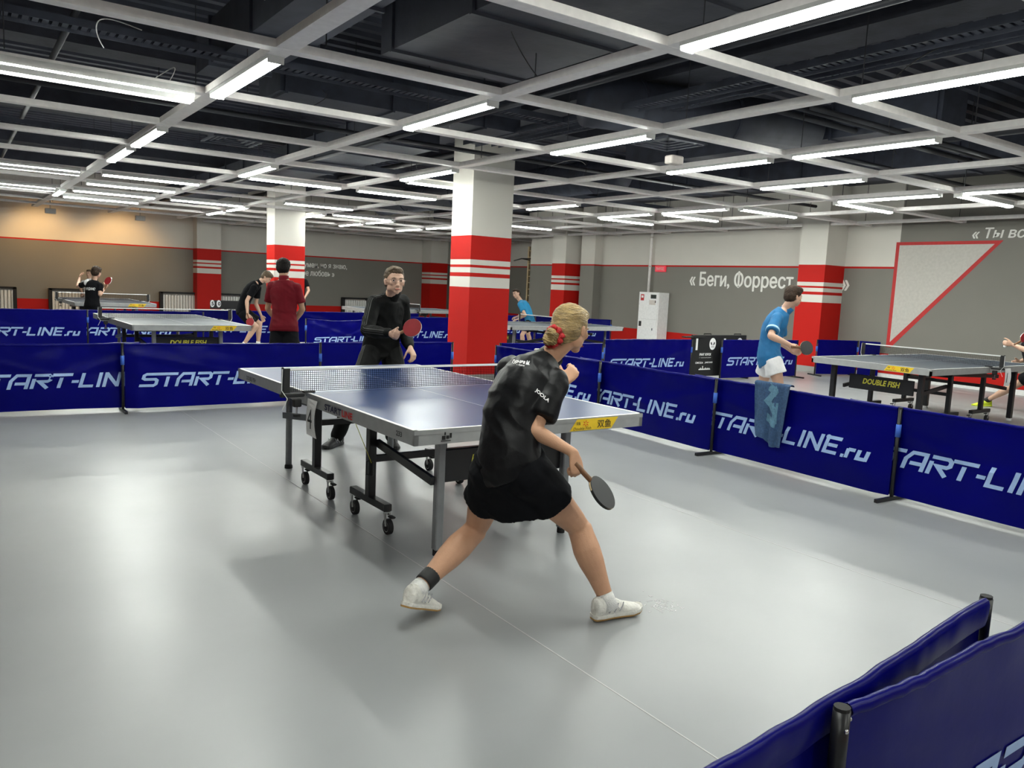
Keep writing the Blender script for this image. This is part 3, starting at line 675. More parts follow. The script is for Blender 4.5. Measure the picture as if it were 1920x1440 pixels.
# ---------------------------------------------------------------- wall things
t = thing('fire_cabinet', 'tall white two-door metal cabinet against the right wall', 'cabinet', (14.90, 14.86, 0), -math.pi/2)
MB().bbox((0, 0, .76), (.72, .36, 1.44), .006).obj('cabinet_body', 'cab', t)
for z0, z1, nm in ((.06, .77, 'door'), (.785, 1.46, 'door')):
    d = MB().bbox((0, -.188, (z0+z1)/2), (.68, .016, z1-z0), .004).obj('door', 'cab', t)
    MB().bbox((.26 if z0 > .5 else .2, -.202, (z0+z1)/2+.12), (.03, .015, .06), .004).obj('latch', 'chrome', d)
st = MB().box((-.22, -.197, 1.34), (.12, .002, .16)).obj('red_notice', 'redp', t); MB().box((-.22, -.199, 1.36), (.07, .002, .06)).obj('notice_symbol', 'paper', st)
MB().box((.18, -.199, 1.37), (.2, .002, .10)).obj('dark_notice', 'glassy', t)
MB().box((.15, -.199, 1.22), (.22, .002, .12)).obj('paper_notice', 'soffit', t)
MB().box((-.25, -.199, .66), (.09, .002, .13)).obj('switch_plate', 'ink', t)
t = thing('exit_sign', 'small red exit sign on the red wall line beside the pipe', 'sign', (15.07, 14.86, 2.09), -math.pi/2)
MB().bbox((0, 0, 0), (.36, .05, .15), .006).obj('sign_body', 'exit', t)
text_on('sign_lettering', 'ВЫХОД', (-.13, -.026, -.04), (1, 0, 0), (0, 0, 1), width=.26, height=.08, m='tri', parent=t, bold=.02)
t = thing('wall_pipe', 'grey vertical pipe running down the wall to the cabinet', 'pipe', (15.02, 15.2, 0))
MB().tube([(0, 0, 1.48), (0, 0, ZC)], .035, 12).obj('pipe_length', 'beam', t, True)
for z in (2.15, 2.9): MB().tube([(0, 0, z-.02), (0, 0, z+.02)], .045, 12).obj('pipe_clip', 'soffit', t)
t = thing('wall_bars', 'wooden climbing ladder with pull-up bar on the far wall', 'ladder', (15.9, 21.3, 0), -math.pi/2+.35)
for sx in (-.35, .35): MB().bbox((sx, 0, 1.45), (.05, .12, 2.7), .01).obj('side_post', 'woodl' if sx < 0 else 'wood', t)
for k in range(12): MB().tube([(-.35, -.02, .35+.21*k), (.35, -.02, .35+.21*k)], .018, 8).obj('rung', 'woodl', t)
pb = MB(); pb.tube([(-.3, -.05, 2.35), (-.3, -.5, 2.38), (-.55, -.6, 2.30)], .018, 8); pb.tube([(.3, -.05, 2.35), (.3, -.5, 2.38), (.55, -.6, 2.30)], .018, 8); pb.tube([(-.3, -.5, 2.38), (.3, -.5, 2.38)], .018, 8)
pb.obj('pull_up_bar', 'black', t)
def radiator(x, wd_, label, screen=False):
    t = thing('radiator', label, 'radiator', (x, 26.45, 0))
    f = MB()
    for sx in (-1, 1): f.box((sx*(wd_/2+.03), 0, .40), (.09, .16, .8))
    f.box((0, 0, .785), (wd_+.12, .16, .05)); f.obj('black_frame', 'blackmatte', t)
    k = -wd_/2+.04
    while k < wd_/2-.02: MB().bbox((k, -.0, .42), (.07, .1, .60), .015).obj('fin', 'rad', t); k += .085
    MB().box((0, .055, .42), (wd_, .01, .7)).obj('recess', 'soffit', t)
radiator(.95, 1.0, 'white radiator in black frame at the left frame edge')
radiator(2.75, .75, 'white radiator behind the farthest left table')
radiator(5.85, 1.0, 'radiator in black frame left of the column at the left wall')
radiator(7.35, .75, 'radiator in black frame right of the column at the left wall')
radiator(11.75, .85, 'radiator in black frame left of the tracksuit player head')
# advertising board with painted number
t = thing('sponsor_board', 'black board with white number 1 and sponsor lettering behind the barriers', 'board', (10.42, 9.42, 0))
MB().bbox((.71, 0, .42), (1.42, .05, .72), .006).obj('board_panel', 'blackmatte', t)
MB().box((.05, 0, .745), (.5, .1, .02)).obj('ledge', 'blackmatte', t)
for x in (.30, 1.10):
    MB().tube([(x, 0, .775), (x, 0, .80), (x+.18, 0, .80), (x+.18, 0, .775)], .009, 8).obj('carry_handle', 'black', t)
for x in (.04, 1.38): MB().box((x, 0, .03), (.04, .3, .06)).obj('board_foot', 'black', t)
for x0 in (.0, .72):
    text_on('board_lettering', '1', (x0+.08, -.026, .52), (1, 0, 0), (0, 0, 1), height=.20, squash=1, m='paper', parent=t, bold=.05)
    text_on('board_lettering', 'РИНГ КУРСК', (x0+.19, -.026, .42), (1, 0, 0), (0, 0, 1), width=.30, height=.045, m='paper', parent=t, bold=.04, shear=.1)
    text_on('board_lettering', 'официальный дилер', (x0+.19, -.026, .375), (1, 0, 0), (0, 0, 1), width=.30, height=.02, m='paper', parent=t)
    text_on('board_lettering', 'OMODA', (x0+.10, -.026, .28), (1, 0, 0), (0, 0, 1), width=.20, height=.035, m='paper', parent=t, bold=.02)
    text_on('board_lettering', 'JAECOO', (x0+.34, -.026, .28), (1, 0, 0), (0, 0, 1), width=.20, height=.035, m='paper', parent=t, bold=.03)
    lg = MB()
    lg.add([(x0+.51+.085*math.cos(a/24*6.2832), -.0285, .625+.105*math.sin(a/24*6.2832)) for a in range(24)], [tuple(range(24))]); lo = lg.obj('oval_logo', 'paper', t)
    lk = MB()
    for s in (-1, 1): lk.add([(x0+.51+s*.008, -.0295, .60), (x0+.51+s*.03, -.0295, .655), (x0+.51+s*.055, -.0295, .66), (x0+.51+s*.05, -.0295, .625), (x0+.51+s*.025, -.0295, .605)], [(0, 1, 2, 3, 4) if s > 0 else (4, 3, 2, 1, 0)])
    lk.box((x0+.51, -.0295, .575), (.08, .001, .008)); lk.obj('butterfly_mark', 'ink', lo)
    sk = MB(); random.seed(8)
    for q in range(11): h = random.uniform(.012, .03)+(.035 if q == 3 else 0); sk.box((x0+.22+q*.025, -.0275, .18+h/2), (.020, .001, h))
    sk.box((x0+.345, -.0275, .178), (.30, .001, .014)); sk.obj('skyline_logo', 'paper', t)
# score counter on the far barrier
t = thing('score_counter', 'small black flip score counter with white discs at the column foot', 'scoreboard', (4.45, 17.3, .70))
MB().bbox((.3, .02, .10), (.62, .04, .18), .005).obj('counter_body', 'ink', t)
for q, x in enumerate((.03, .16)):
    dm = MB(); dm.add([(x+.045*math.cos(a/20*6.2832), -.003, .12+.075*math.sin(a/20*6.2832)) for a in range(20)], [tuple(range(20))]); dd = dm.obj('number_disc', 'paper', t)
    text_on('disc_number', '50'[q], (x-.018, -.003, .08), (1, 0, 0), (0, 0, 1), height=.08, m='ink', parent=dd, bold=.03)
MB().box((.3, .02, -.33), (.05, .05, .72)).obj('counter_stand', 'black', t)
t['group'] = 'score counters'
# towel over the right line barrier
def towel():
    t = thing('towel', 'blue towel with pale print hanging over the right line barrier', 'towel', (XR-.045, 4.42, 0), -math.pi/2)
    mb = MB(); nx, nz = 26, 34; vs = []
    wtop = .36
    for i in range(nx+1):
        u = i/nx
        for k in range(nz+1):
            f = k/nz
            if f < .12: a = f/.12*math.pi; yy = .045-.0*f+.03*math.cos(a) ; z = .735+.02*math.sin(a); yy = .045 + .03*math.cos(a); g = 0
            else: g = (f-.12)/.88; yy = .015-.012*g; z = .735-g*(.40+.13*math.sin(min(1, u*1.25)*math.pi*.62)-.0)
            wdt = wtop*(1-.42*g); x = .01+wtop*.30*g+u*wdt - (.07*g if u < .2 else 0)
            fold = .012*math.sin(u*17+1.5*g)*(.25+g)+.010*noise.noise(V((u*6, g*4, 3)))
            vs.append(V((x, yy+fold-.006, z)))
    c = nz+1; mb.add(vs, [(i*c+k, i*c+k+1, (i+1)*c+k+1, (i+1)*c+k) for i in range(nx) for k in range(nz)])
    mb.add([v+V((0, .006, 0)) for v in vs], [(i*c+k, (i+1)*c+k, (i+1)*c+k+1, i*c+k+1) for i in range(nx) for k in range(nz)])
    mb.obj('cloth', 'towel', t, True)
    pr = MB()
    def srf(u, g):
        f = .12+.88*g; i = min(nx, max(0, u*nx)); k = min(nz, max(0, f*nz)); i0, k0 = min(nx-1, int(i)), min(nz-1, int(k)); fi, fk = i-i0, k-k0
        p = lambda a, b: vs[a*c+b]
        return p(i0, k0)*(1-fi)*(1-fk)+p(i0+1, k0)*fi*(1-fk)+p(i0, k0+1)*(1-fi)*fk+p(i0+1, k0+1)*fi*fk+V((0, -.004, 0))
    for s_ in ([(.42, .03), (.68, .12)], [(.68, .05), (.40, .28), (.66, .42)], [(.66, .28), (.66, .62)], [(.36, .55), (.70, .62)]):
        stroke(pr, s_, .14, lambda a, b: srf(a, b), .05)
    pr.obj('towel_print', 'towell', t, True)
towel()
for loc, l in (((2.567, 17.29, 1.26), 'white ball in the air in front of the orange lit wall'), ((11.90, 5.07, .96), 'tiny white ball in the air above the right table')):
    o = MB().ell((0, 0, 0), (.02, 0, 0), (0, .02, 0), (0, 0, .02), 20, 14).obj('table_tennis_ball', 'ball', smooth=True); o.location = loc
    o['label'] = l; o['category'] = 'ball'
# ---------------------------------------------------------------- people
def skinmat(name, col): return mat(name, col, 0.5, 0, 0.06, 14, 0.12, 180, spec=0.35)
M['skin_a'] = skinmat('skin_tanned', (0.56, 0.31, 0.19)); M['skin_b'] = skinmat('skin_pale', (0.58, 0.36, 0.26)); M['skin_c'] = skinmat('skin_olive', (0.42, 0.24, 0.15))
M['hair_blond'] = mat('blond_hair', (0.36, 0.245, 0.095), 0.42, 0, 0.45, 26, 0.9, 60, stretch=(1, 1, 5)); M['hair_brown'] = mat('brown_hair', (0.035, 0.02, 0.012), 0.65, 0, 0.4, 30, 0.6, 60, spec=.25)
M['hair_dark'] = mat('dark_hair', (0.008, 0.006, 0.005), 0.7, 0, 0.4, 30, 0.5, 60, spec=.2); M['hair_mouse'] = mat('greying_brown_hair', (0.10, 0.065, 0.035), 0.6, 0, 0.4, 40, 0.8, 80)
def cloth(name, col, rough=0.75, bump=0.5, var=.12): return mat(name, col, rough, 0, var, 9, bump, 14, spec=0.2)
M['c_black'] = cloth('black_shirt_cloth', (0.005, 0.005, 0.006), 0.45, .4); M['c_blackmatte'] = cloth('black_shorts_cloth', (0.0022, 0.0024, 0.004), 0.9, .3)
M['c_track'] = cloth('tracksuit_cloth', (0.002, 0.0022, 0.0022), 0.75); M['c_stripe'] = mat('dark_grey_stripe', (0.022, 0.022, 0.022), 0.6)
M['c_blue'] = cloth('blue_shirt_cloth', (0.022, 0.15, 0.34), 0.6); M['c_bluelight'] = mat('pale_blue_trim', (0.35, 0.6, 0.8), 0.6); M['c_sky'] = cloth('sky_blue_shirt_cloth', (0.03, 0.25, 0.48), 0.6)
M['c_white'] = cloth('white_shorts_cloth', (0.78, 0.78, 0.79), 0.7); M['c_red'] = cloth('crimson_shirt_cloth', (0.13, 0.004, 0.010), 0.8)
M['shoe'] = mat('white_shoe_leather', (0.74, 0.72, 0.66), 0.5, 0, .12, 30, .6, 60); M['gum'] = mat('gum_sole', (0.42, 0.24, 0.07), 0.5)
M['sock'] = mat('white_sock', (0.8, 0.79, 0.76), 0.9, 0, .05, 60, .5, 200); M['neon'] = mat('yellow_shoe', (0.62, 0.75, 0.03), 0.5); M['shoeb'] = mat('black_shoe', (0.02, 0.02, 0.022), 0.5)
M['beam_grey'] = mat('silver_grey_trim', (0.35, 0.35, 0.36), 0.4); M['lip'] = mat('lips', (0.38, 0.12, 0.09), 0.5); M['eyew'] = mat('eye_white', (0.42, 0.40, 0.38), 0.5); M['iris'] = mat('dark_iris', (0.03, 0.02, 0.015), 0.2)
M['scrunchie'] = mat('red_scrunchie', (0.50, 0.010, 0.014), 0.6, 0, .3, 40, .8, 80)
M['glass'] = mat('spectacle_metal', (0.45, 0.4, 0.35), 0.25, 0.9)
def remesh(mb, voxel, name, m, parent, iters=6, disp=None, cut=None, scale_in=0.0):
    tmp = bpy.data.objects.new('tmp', mb.mesh('tmp')); C.objects.link(tmp)
    r = tmp.modifiers.new('r', 'REMESH'); r.mode = 'VOXEL'; r.voxel_size = voxel; r.adaptivity = 0
    if iters: q = tmp.modifiers.new('s', 'SMOOTH'); q.factor = .5; q.iterations = iters
    dg = bpy.context.evaluated_depsgraph_get(); dg.update(); me = bpy.data.meshes.new_from_object(tmp.evaluated_get(dg))
    old = tmp.data; bpy.data.objects.remove(tmp); bpy.data.meshes.remove(old); me.name = name
    if disp:
        me.update(); ns = [v.normal.copy() for v in me.vertices]
        for v, nrm in zip(me.vertices, ns):
            d = disp(v.co, nrm)
            v.co = v.co + (nrm*d if not isinstance(d, Vector) else d)
    me.materials.clear(); me.materials.append(M[m])
    me.polygons.foreach_set('use_smooth', [True]*len(me.polygons)); me.update()
    o = bpy.data.objects.new(name, me); C.objects.link(o); o.parent = parent
    return o
def seg(mb, a, b, prof, wide=None, n=14):
    """limb: prof = [(t, r)...]; wide = (vector, factor) flattens the section"""
    a, b = V(a), V(b); d = norm(b-a)
    x = norm(wide[0]-d*wide[0].dot(d)) if wide else norm(d.cross(V((.31, .92, .2)))); y = d.cross(x); k = wide[1] if wide else 1
    mb.loft([(a+(b-a)*t, x*r*k, y*r) for t, r in prof], n)
    for t, r in (prof[0], prof[-1]): c = a+(b-a)*t; mb.ell(c, x*r*k, y*r, d*r*.8, n, 8)
def hand(mb, wr, d, pn, side, s=1.0, curl=(20, 25, 20), thumb=.6, th_curl=25, spread=4, fr=1.0):
    """d: wrist to knuckles, pn: direction the palm faces, side: toward the thumb"""
    d = norm(d); side = norm(V(side)-d*V(side).dot(d)); n0 = side.cross(d); pn = n0 if n0.dot(V(pn)) > 0 else -n0
    L = .088*s; q = []
    for t, w_, h_ in ((-.05, .024, .019), (.15, .028, .018), (.5, .038, .016), (.85, .041, .014), (1.0, .038, .012)):
        q.append((wr+d*L*t, side*w_*s, pn*h_*s))
    mb.loft(q, 16); mb.ell(wr+d*L, side*.038*s, pn*.012*s, d*.008*s, 14, 8)
    mb.ell(wr+d*L*.45+side*.022*s+pn*.010*s, side*.017*s, pn*.014*s, d*.032*s, 12, 8)
    tips = []
    for k, (o, ln) in enumerate(((.0295, .072), (.0105, .080), (-.009, .075), (-.028, .060))):
        p = wr+d*L*(.97 if k in (1, 2) else .92)+side*o*s; r = (.0090, .0092, .0088, .0078)[k]*s*fr
        ang = 0; dd = d; ax = d.cross(pn); sp = math.radians((1.5-k)*spread); base = norm(d*math.cos(sp)+side*math.sin(sp))
        for j, f in enumerate((.45, .31, .24)):
            ang += math.radians(curl[j]*(1+.06*k)); dd = base*math.cos(ang)+pn*math.sin(ang)
            e = p+dd*ln*s*f; mb.loft([(p, norm(dd.cross(pn+d*.01))*r, norm(dd.cross(norm(dd.cross(pn+d*.01))))*r), (e, norm(dd.cross(pn+d*.01))*r*.93, norm(dd.cross(norm(dd.cross(pn+d*.01))))*r*.93)], 10)
            mb.ell(p, side*r*1.04, pn*r*1.04, d*r*1.04, 10, 6); p = e; r *= .93
        mb.ell(p, side*r, pn*r, d*r*1.05, 10, 6); tips.append(p)
    p = wr+d*L*.28+side*.028*s+pn*.006*s; r = .0115*s*fr; dd = norm(d*.62+side*thumb+pn*.35)
    for j, f in enumerate((.038, .032, .026)):
        e = p+dd*f*s; a = norm(dd.cross(pn)); b = dd.cross(a); mb.loft([(p, a*r, b*r), (e, a*r*.92, b*r*.92)], 10); mb.ell(p, a*r, b*r, dd*r, 10, 6); p = e; r *= .9
        dd = norm(dd + (pn*.6 + d*.35 - side*.35)*math.radians(th_curl))
    mb.ell(p, a*r, b*r, dd*r, 10, 6)
    return tips
def head_mesh(mb, hc, f, u, s, man=True):
    r = f.cross(u)
    def E(c, a, b, w_, n=20, m_=14): mb.ell(hc+(r*c[0]+f*c[1]+u*c[2])*s, r*a*s, f*b*s, u*w_*s, n, m_)
    E((0, -.012, .028), .074, .092, .080); E((0, .022, .010), .066, .066, .078); E((0, .030, -.045), .056 if man else .052, .052, .055)
    E((0, .058, -.088), .024, .022, .020); E((.040, -.0, -.055), .022, .045, .035); E((-.040, 0, -.055), .022, .045, .035)
    E((0, .094, -.022), .011, .013, .026); E((0, .104, -.038), .013, .012, .010); E((.011, .096, -.041), .008, .010, .007); E((-.011, .096, -.041), .008, .010, .007)
    E((0, .083, .018), .046, .010, .010); E((0, .087, -.063), .022, .008, .006); E((0, .085, -.073), .018, .008, .006)
    for k in (-1, 1):
        E((.040*k, .066, -.020), .018, .014, .018); E((.076*k, -.006, -.012), .007, .018, .030); E((.080*k, -.014, -.000), .006, .012, .016)
def face(root, hc, f, u, s, o, man=True, brow='hair_dark'):
    r = f.cross(u); P = lambda a, b, c: hc+(r*a+f*b+u*c)*s-o
    for k in (-1, 1):
        e = MB().ell(P(.031*k, .0805, .000), r*.0115*s, f*.008*s, u*.0055*s, 14, 10).obj('eye', 'eyew', root, True)
        MB().ell(P(.031*k+.002, .087, .0), r*.0058*s, f*.004*s, u*.0058*s, 12, 8).obj('iris', 'iris', e, True)
        MB().tube([P(.014*k, .092, .018), P(.032*k, .089, .022), P(.048*k, .078, .017)], [.0026*s, .0034*s, .002*s], 8).obj('eyebrow', brow, root, True)
    MB().ell(P(0, .0935, -.068), r*.021*s, f*.004*s, u*.0055*s, 14, 8).obj('lips', 'lip', root, True)
def shoe_obj(root, o, ank, d, upn, s, m='shoe', sole='gum', laces=True, sock=None, nm='shoe'):
    """ank: ankle joint; d: toe direction; upn: sole normal"""
    d = norm(d); upn = norm(V(upn)-d*V(upn).dot(d)); r = d.cross(upn); A = ank-upn*.085*s-o
    mb = MB(); secs = []
    for t, w_, h_, z in ((-.070, .022, .040, .048), (-.062, .034, .050, .053), (-.03, .040, .054, .054), (.02, .039, .054, .052), (.06, .038, .042, .040), (.10, .043, .032, .030), (.14, .047, .026, .025), (.172, .042, .021, .021), (.192, .026, .015, .017)):
        secs.append((A+(d*t+upn*z)*s, r*w_*s, upn*h_*s))
    mb.loft(secs, 20); up_ = remesh(mb, .006*s, nm, m, root, 3)
    sb = MB(); ring = []
    for t, w_ in ((-.074, .018), (-.066, .030), (-.03, .036), (.02, .034), (.07, .038), (.13, .048), (.17, .044), (.19, .032), (.203, .010)):
        ring.append((t, w_))
    pts = [(t, w_) for t, w_ in ring] + [(t, -w_) for t, w_ in reversed(ring)]; n = len(pts); vs = []
    for z, k, lift in ((.0, .96, 0), (.004, 1, 0), (.008, 1.0, 0)):
        for t, w_ in pts: vs.append(A+(d*t+r*w_*k+upn*(z+(.012*max(0, (t-.13)/.07)**2)))*s)
    sb.add(vs, [tuple(reversed(range(n))), tuple(range(2*n, 3*n))]+[(q*n+i, q*n+(i+1) % n, (q+1)*n+(i+1) % n, (q+1)*n+i) for q in range(2) for i in range(n)])
    sb.obj('sole', sole, up_)
    mbs = MB(); vs = []
    for z, k in ((.008, 1.0), (.016, 1.03), (.024, 1.0)):
        for t, w_ in pts: vs.append(A+(d*t*1.005+r*w_*k+upn*(z+(.012*max(0, (t-.13)/.07)**2)))*s)
    mbs.add(vs, [tuple(reversed(range(n))), tuple(range(2*n, 3*n))]+[(q*n+i, q*n+(i+1) % n, (q+1)*n+(i+1) % n, (q+1)*n+i) for q in range(2) for i in range(n)]).obj('midsole', m, up_)
    if laces:
        lb = MB()
        for k in range(5):
            t = .045+.017*k; z = .081-.009*k*1.0; lb.tube([A+(d*t-r*.022+upn*(z-.004))*s, A+(d*(t+.004)+upn*(z+.004))*s, A+(d*(t+.010)+r*.022+upn*(z-.004))*s], .0022*s, 6)
        lb.tube([A+(d*.04+upn*.092)*s, A+(d*.02+r*.03+upn*.08)*s, A+(d*.05+r*.045+upn*.05)*s], .002*s, 6); lb.tube([A+(d*.04+upn*.092)*s, A+(d*.03-r*.03+upn*.085)*s, A+(d*.06-r*.045+upn*.055)*s], .002*s, 6)
        lb.obj('laces', 'white', up_)
        for e in (-1, 1):
            for k in range(3):
                t0 = -.01+.03*k; MB().tube([A+(d*t0+r*e*(.0405-.001*k)+upn*.035)*s, A+(d*(t0+.018)+r*e*(.0395-.001*k)+upn*.058)*s, A+(d*(t0+.026)+r*e*.033+upn*.074)*s], .0028*s, 6).obj('side_stripe', 'beam_grey', up_)
        MB().bar(A+(d*-.066+upn*.05)*s, A+(d*-.06+upn*.10)*s, .02*s, .006*s, r).obj('heel_tab', m, up_)
    return up_
def person(sp):
    s = sp['s']; J = {k: V(v) for k, v in sp['J'].items()}; vx = sp.get('voxel', .009)
    root_loc = V(((J['anL'].x+J['anR'].x)/2, (J['anL'].y+J['anR'].y)/2, 0)); o = root_loc
    root = thing('person', sp['label'], 'person', root_loc)
    if sp.get('group'): root['group'] = sp['group']
    P, N = J['pel'], J['neck']; hipr = norm(J['hiR']-J['hiL']); shr = norm(J['shR']-J['shL'])
    Cc = J.get('chest', P+(N-P)*.55)
    def spine(t): return P*(1-t)*(1-t) + (Cc*2-P*.5-N*.5)*2*t*(1-t) + N*t*t
    def frame(t):
        d = norm(spine(min(1, t+.05))-spine(t-.05)); r = norm(hipr*(1-t)+shr*t); r = norm(r-d*r.dot(d)); return d, r, d.cross(r)
    wm, fmn = (1.0, 0) if sp.get('man', True) else (.90, 1)
    def torso(mb, k, add, t0, t1, prof):
        secs = []
        for t, a, b, fo in prof:
            if t < t0 or t > t1: continue
            d, r, f = frame(t); secs.append((spine(t)+f*fo*s-o, r*(a*s*wm*k+add), f*(b*s*k+add)))
        mb.loft(secs, 24)
    fat = sp.get('fat', 1.0)
    TP = [(-.22, .110, .085, 0), (-.12, .160, .105, -.01), (.0, .168, .112, -.01), (.12, .152, .105, 0), (.28, .138*fat, .098*fat, .01), (.45, .146*fat, .104*fat, .01), (.62, .158, .108, .005), (.76, .165, .104, 0), (.88, .150, .088, -.005), (.97, .100, .066, -.005), (1.03, .060, .055, 0)]
    b = MB(); torso(b, 1.0, -.012*s, -.3, 1.05, TP)
    sw = lambda p: p-o
    for q in 'LR':
        hi, kn, an, sh, el, wr = (sw(J[k+q]) for k in ('hi', 'kn', 'an', 'sh', 'el', 'wr'))
        th = sp.get('thick', 1.0)
        seg(b, hi, kn, [(0, .082*s*th), (.25, .080*s*th), (.6, .064*s*th), (.88, .052*s*th), (1, .050*s)])
        d = norm(an-kn); kd = norm(kn-(hi+an)/2) if (kn-(hi+an)/2).length > .02 else norm(sp.get('fwd', V((0, 1, 0)))); bk = -kd
        b.loft([(kn+(an-kn)*t+bk*f_*s, norm(d.cross(bk))*r_*s*th, norm(bk-d*bk.dot(d))*r_*s*th) for t, r_, f_ in ((0, .050, 0), (.12, .051, .004), (.3, .056, .010), (.48, .052, .008), (.7, .040, .002), (.9, .033, 0), (1.02, .034, 0))], 16)
        b.ell(kn+kd*.008*s, (.046*s, 0, 0), (0, .046*s, 0), (0, 0, .05*s), 14, 10)
        td = norm(V(sp['toe'+q])); un = norm(V(sp.get('sole'+q, (0, 0, 1)))); b.ell(an, (.036*s, 0, 0), (0, .036*s, 0), (0, 0, .04*s), 14, 10)
        b.loft([(an+(td*t-un*z)*s, td.cross(un)*w_*s, un*h_*s) for t, z, w_, h_ in ((-.045, .05, .024, .026), (0, .04, .030, .034), (.06, .045, .033, .026), (.12, .058, .038, .014), (.16, .062, .03, .010))], 14)
        seg(b, sw(spine(.93)), sh, [(0, .05*s), (1, .050*s)]); seg(b, sh, el, [(0, .050*s*wm), (.3, .047*s*wm), (.75, .038*s*wm), (1, .036*s*wm)])
        seg(b, el, wr, [(0, .037*s*wm), (.25, .039*s*wm), (.7, .029*s*wm), (1, .024*s*wm)])
        h = sp['hand'+q]; hand(b, wr, V(h['d']), V(h['pn']), V(h['side']), s*h.get('k', 1.0), h.get('curl', (20, 25, 20)), h.get('thumb', .6), h.get('tc', 25), fr=sp.get('fr', 1.0))
    hc = J['head']; hf, hu = norm(sp['hf']), V(sp['hu']); hu = norm(hu-hf*hu.dot(hf)); hr = hf.cross(hu)
    seg(b, sw(spine(.98)), hc-hu*.055*s-hf*.02*s-o, [(0, .060*s*wm), (.5, .054*s*wm), (1, .052*s*wm)])
    head_mesh(b, hc-o, hf, hu, s*sp.get('hk', 1), sp.get('man', True))
    body = remesh(b, vx, 'body', sp['skin'], root, 4 if vx < .008 else 3)
    hs = s*sp.get('hk', 1)
    if sp.get('face', True): face(root, hc, hf, hu, hs, o, sp.get('man', True), sp['hair'])
    # clothes
    wr_amp = sp.get('wrinkle', .006)*s; sd = len(sp['label'])*1.7
    def folds(p, nn): return wr_amp*(noise.noise(V((p.x*7+sd, p.y*7, p.z*5)))+.7*(1-2*abs(noise.noise(V((p.x*9+p.z*6+sd, p.y*9-p.z*5, p.z*7))))))
    add = sp.get('loose', .014)*s
    sm = MB(); hem = sp.get('hem', -.12); torso(sm, 1.0, add*.6, hem, 1.01, [(hem-.0, .168, .115, -.008)]+[q for q in TP if q[0] > hem+.04] if hem < .1 else TP)
    sl = sp.get('sleeve', .6)
    for q in 'LR':
        sh, el, wr = (sw(J[k+q]) for k in ('sh', 'el', 'wr')); seg(sm, sw(spine(.90)), sh, [(0, .062*s+add*.3), (.6, .062*s), (1, .056*s+add*.5)])
        if sl <= 1: 
            a, c = sh, sh+(el-sh)*sl; d = norm(c-a); x = norm(d.cross(V((.3, .9, .2)))); y = d.cross(x)
            sm.loft([(a+(c-a)*t, x*r_*s, y*r_*s) for t, r_ in ((-.1, .05), (0, .059), (.5, .060), (1, .064))], 18)
        else:
            seg(sm, sh, el, [(0, .060*s), (.5, .056*s), (1, .050*s)]); seg(sm, el, el+(wr-el)*.93, [(0, .050*s), (.4, .050*s), (1, .036*s)])
    shirt = remesh(sm, vx, 'shirt' if sl <= 1 else 'jacket', sp['shirt'], root, 4, folds)
    d, r, f = frame(.98); ch = sp.get('collar_h', .04)
    MB().loft([(spine(.97)-o, r*.066*s, f*.066*s), (spine(1.02)-o+f*.004, r*.064*s*wm, f*.064*s), (spine(1.03+ch)-o+f*.008, r*.062*s*wm, f*.062*s), (spine(1.03+ch)-o+f*.008, r*.054*s*wm, f*.054*s)], 20, False).obj('collar', sp.get('collar', sp['shirt']), shirt, True)
    pm = MB(); torso(pm, 1.0, add*.35, -.3, .20, TP+[(.19, .15, .105, 0)] if False else TP); ln = sp.get('short', .55)
    for q in 'LR':
        hi, kn, an = (sw(J[k+q]) for k in ('hi', 'kn', 'an')); fl = sp.get('flare', .10)
        if ln <= 1:
            a, c = hi, hi+(kn-hi)*ln; d = norm(c-a); x = norm(hipr-d*hipr.dot(d)); y = d.cross(x)
            thk = sp.get('thick', 1.0); pm.ell(a, x*.094*s*thk, y*.096*s*thk, d*.092*s*thk, 18, 12)
            pm.loft([(a+(c-a)*t, x*r_*s, y*r_*s*1.02) for t, r_ in ((-.1, .088*thk), (0, .094*thk), (.5, max((.092+fl)/2, .086*thk)), (1, max(fl, .084*thk)))], 22)
        else:
            seg(pm, hi, kn, [(0, .094*s), (.5, .084*s), (1, .070*s)]); seg(pm, kn, an, [(0, .070*s), (.5, .066*s), (1, .056*s)])
    if sp.get('skirt'):
        d0, r0, f0 = frame(0); e = sp['skirt']; dn = norm((sw(J['knL'])+sw(J['knR']))/2-sw(P)); rr = norm(r0-dn*r0.dot(dn)); ff = dn.cross(rr)
        pm.loft([(sw(P)+dn*t*s, rr*a*s, ff*b_*s) for t, a, b_ in ((-.05, .160, .112), (.0, .168, .122), (.08, .180, .135), (e, .198, .15))], 28)
    shorts = remesh(pm, vx, 'shorts' if ln <= 1 else 'trousers', sp['shorts'], root, 3, sp.get('shortfold') or folds)
    for q in 'LR':
        an, kn = J['an'+q], J['kn'+q]; d = norm(kn-an)
        so = sp.get('sock'+q, 'sock')
        if so and ln <= 1: MB().loft([(an-o+d*t*s, norm(d.cross(V((.3, .9, .1))))*r_*s, d.cross(norm(d.cross(V((.3, .9, .1)))))*r_*s) for t, r_ in ((-.05, .042), (0, .042), (.03, .040), (sp.get('sockh', .06), .0395))], 16).obj('sock', so, root, True)
        if sp.get('ankleband') == q: MB().loft([(an-o+d*t*s, norm(d.cross(V((.3, .9, .1))))*r_*s, d.cross(norm(d.cross(V((.3, .9, .1)))))*r_*s) for t, r_ in ((.035, .043), (.045, .0445), (.095, .0445), (.105, .043))], 20).obj('ankle_band', 'ink', root, True)
        shoe_obj(root, o, an, V(sp['toe'+q]), V(sp.get('sole'+q, (0, 0, 1))), s, sp.get('shoe', 'shoe'), sp.get('solem', 'gum'), vx < .0085)
    # hair
    hb = MB(); st = sp.get('hairstyle', 'short')
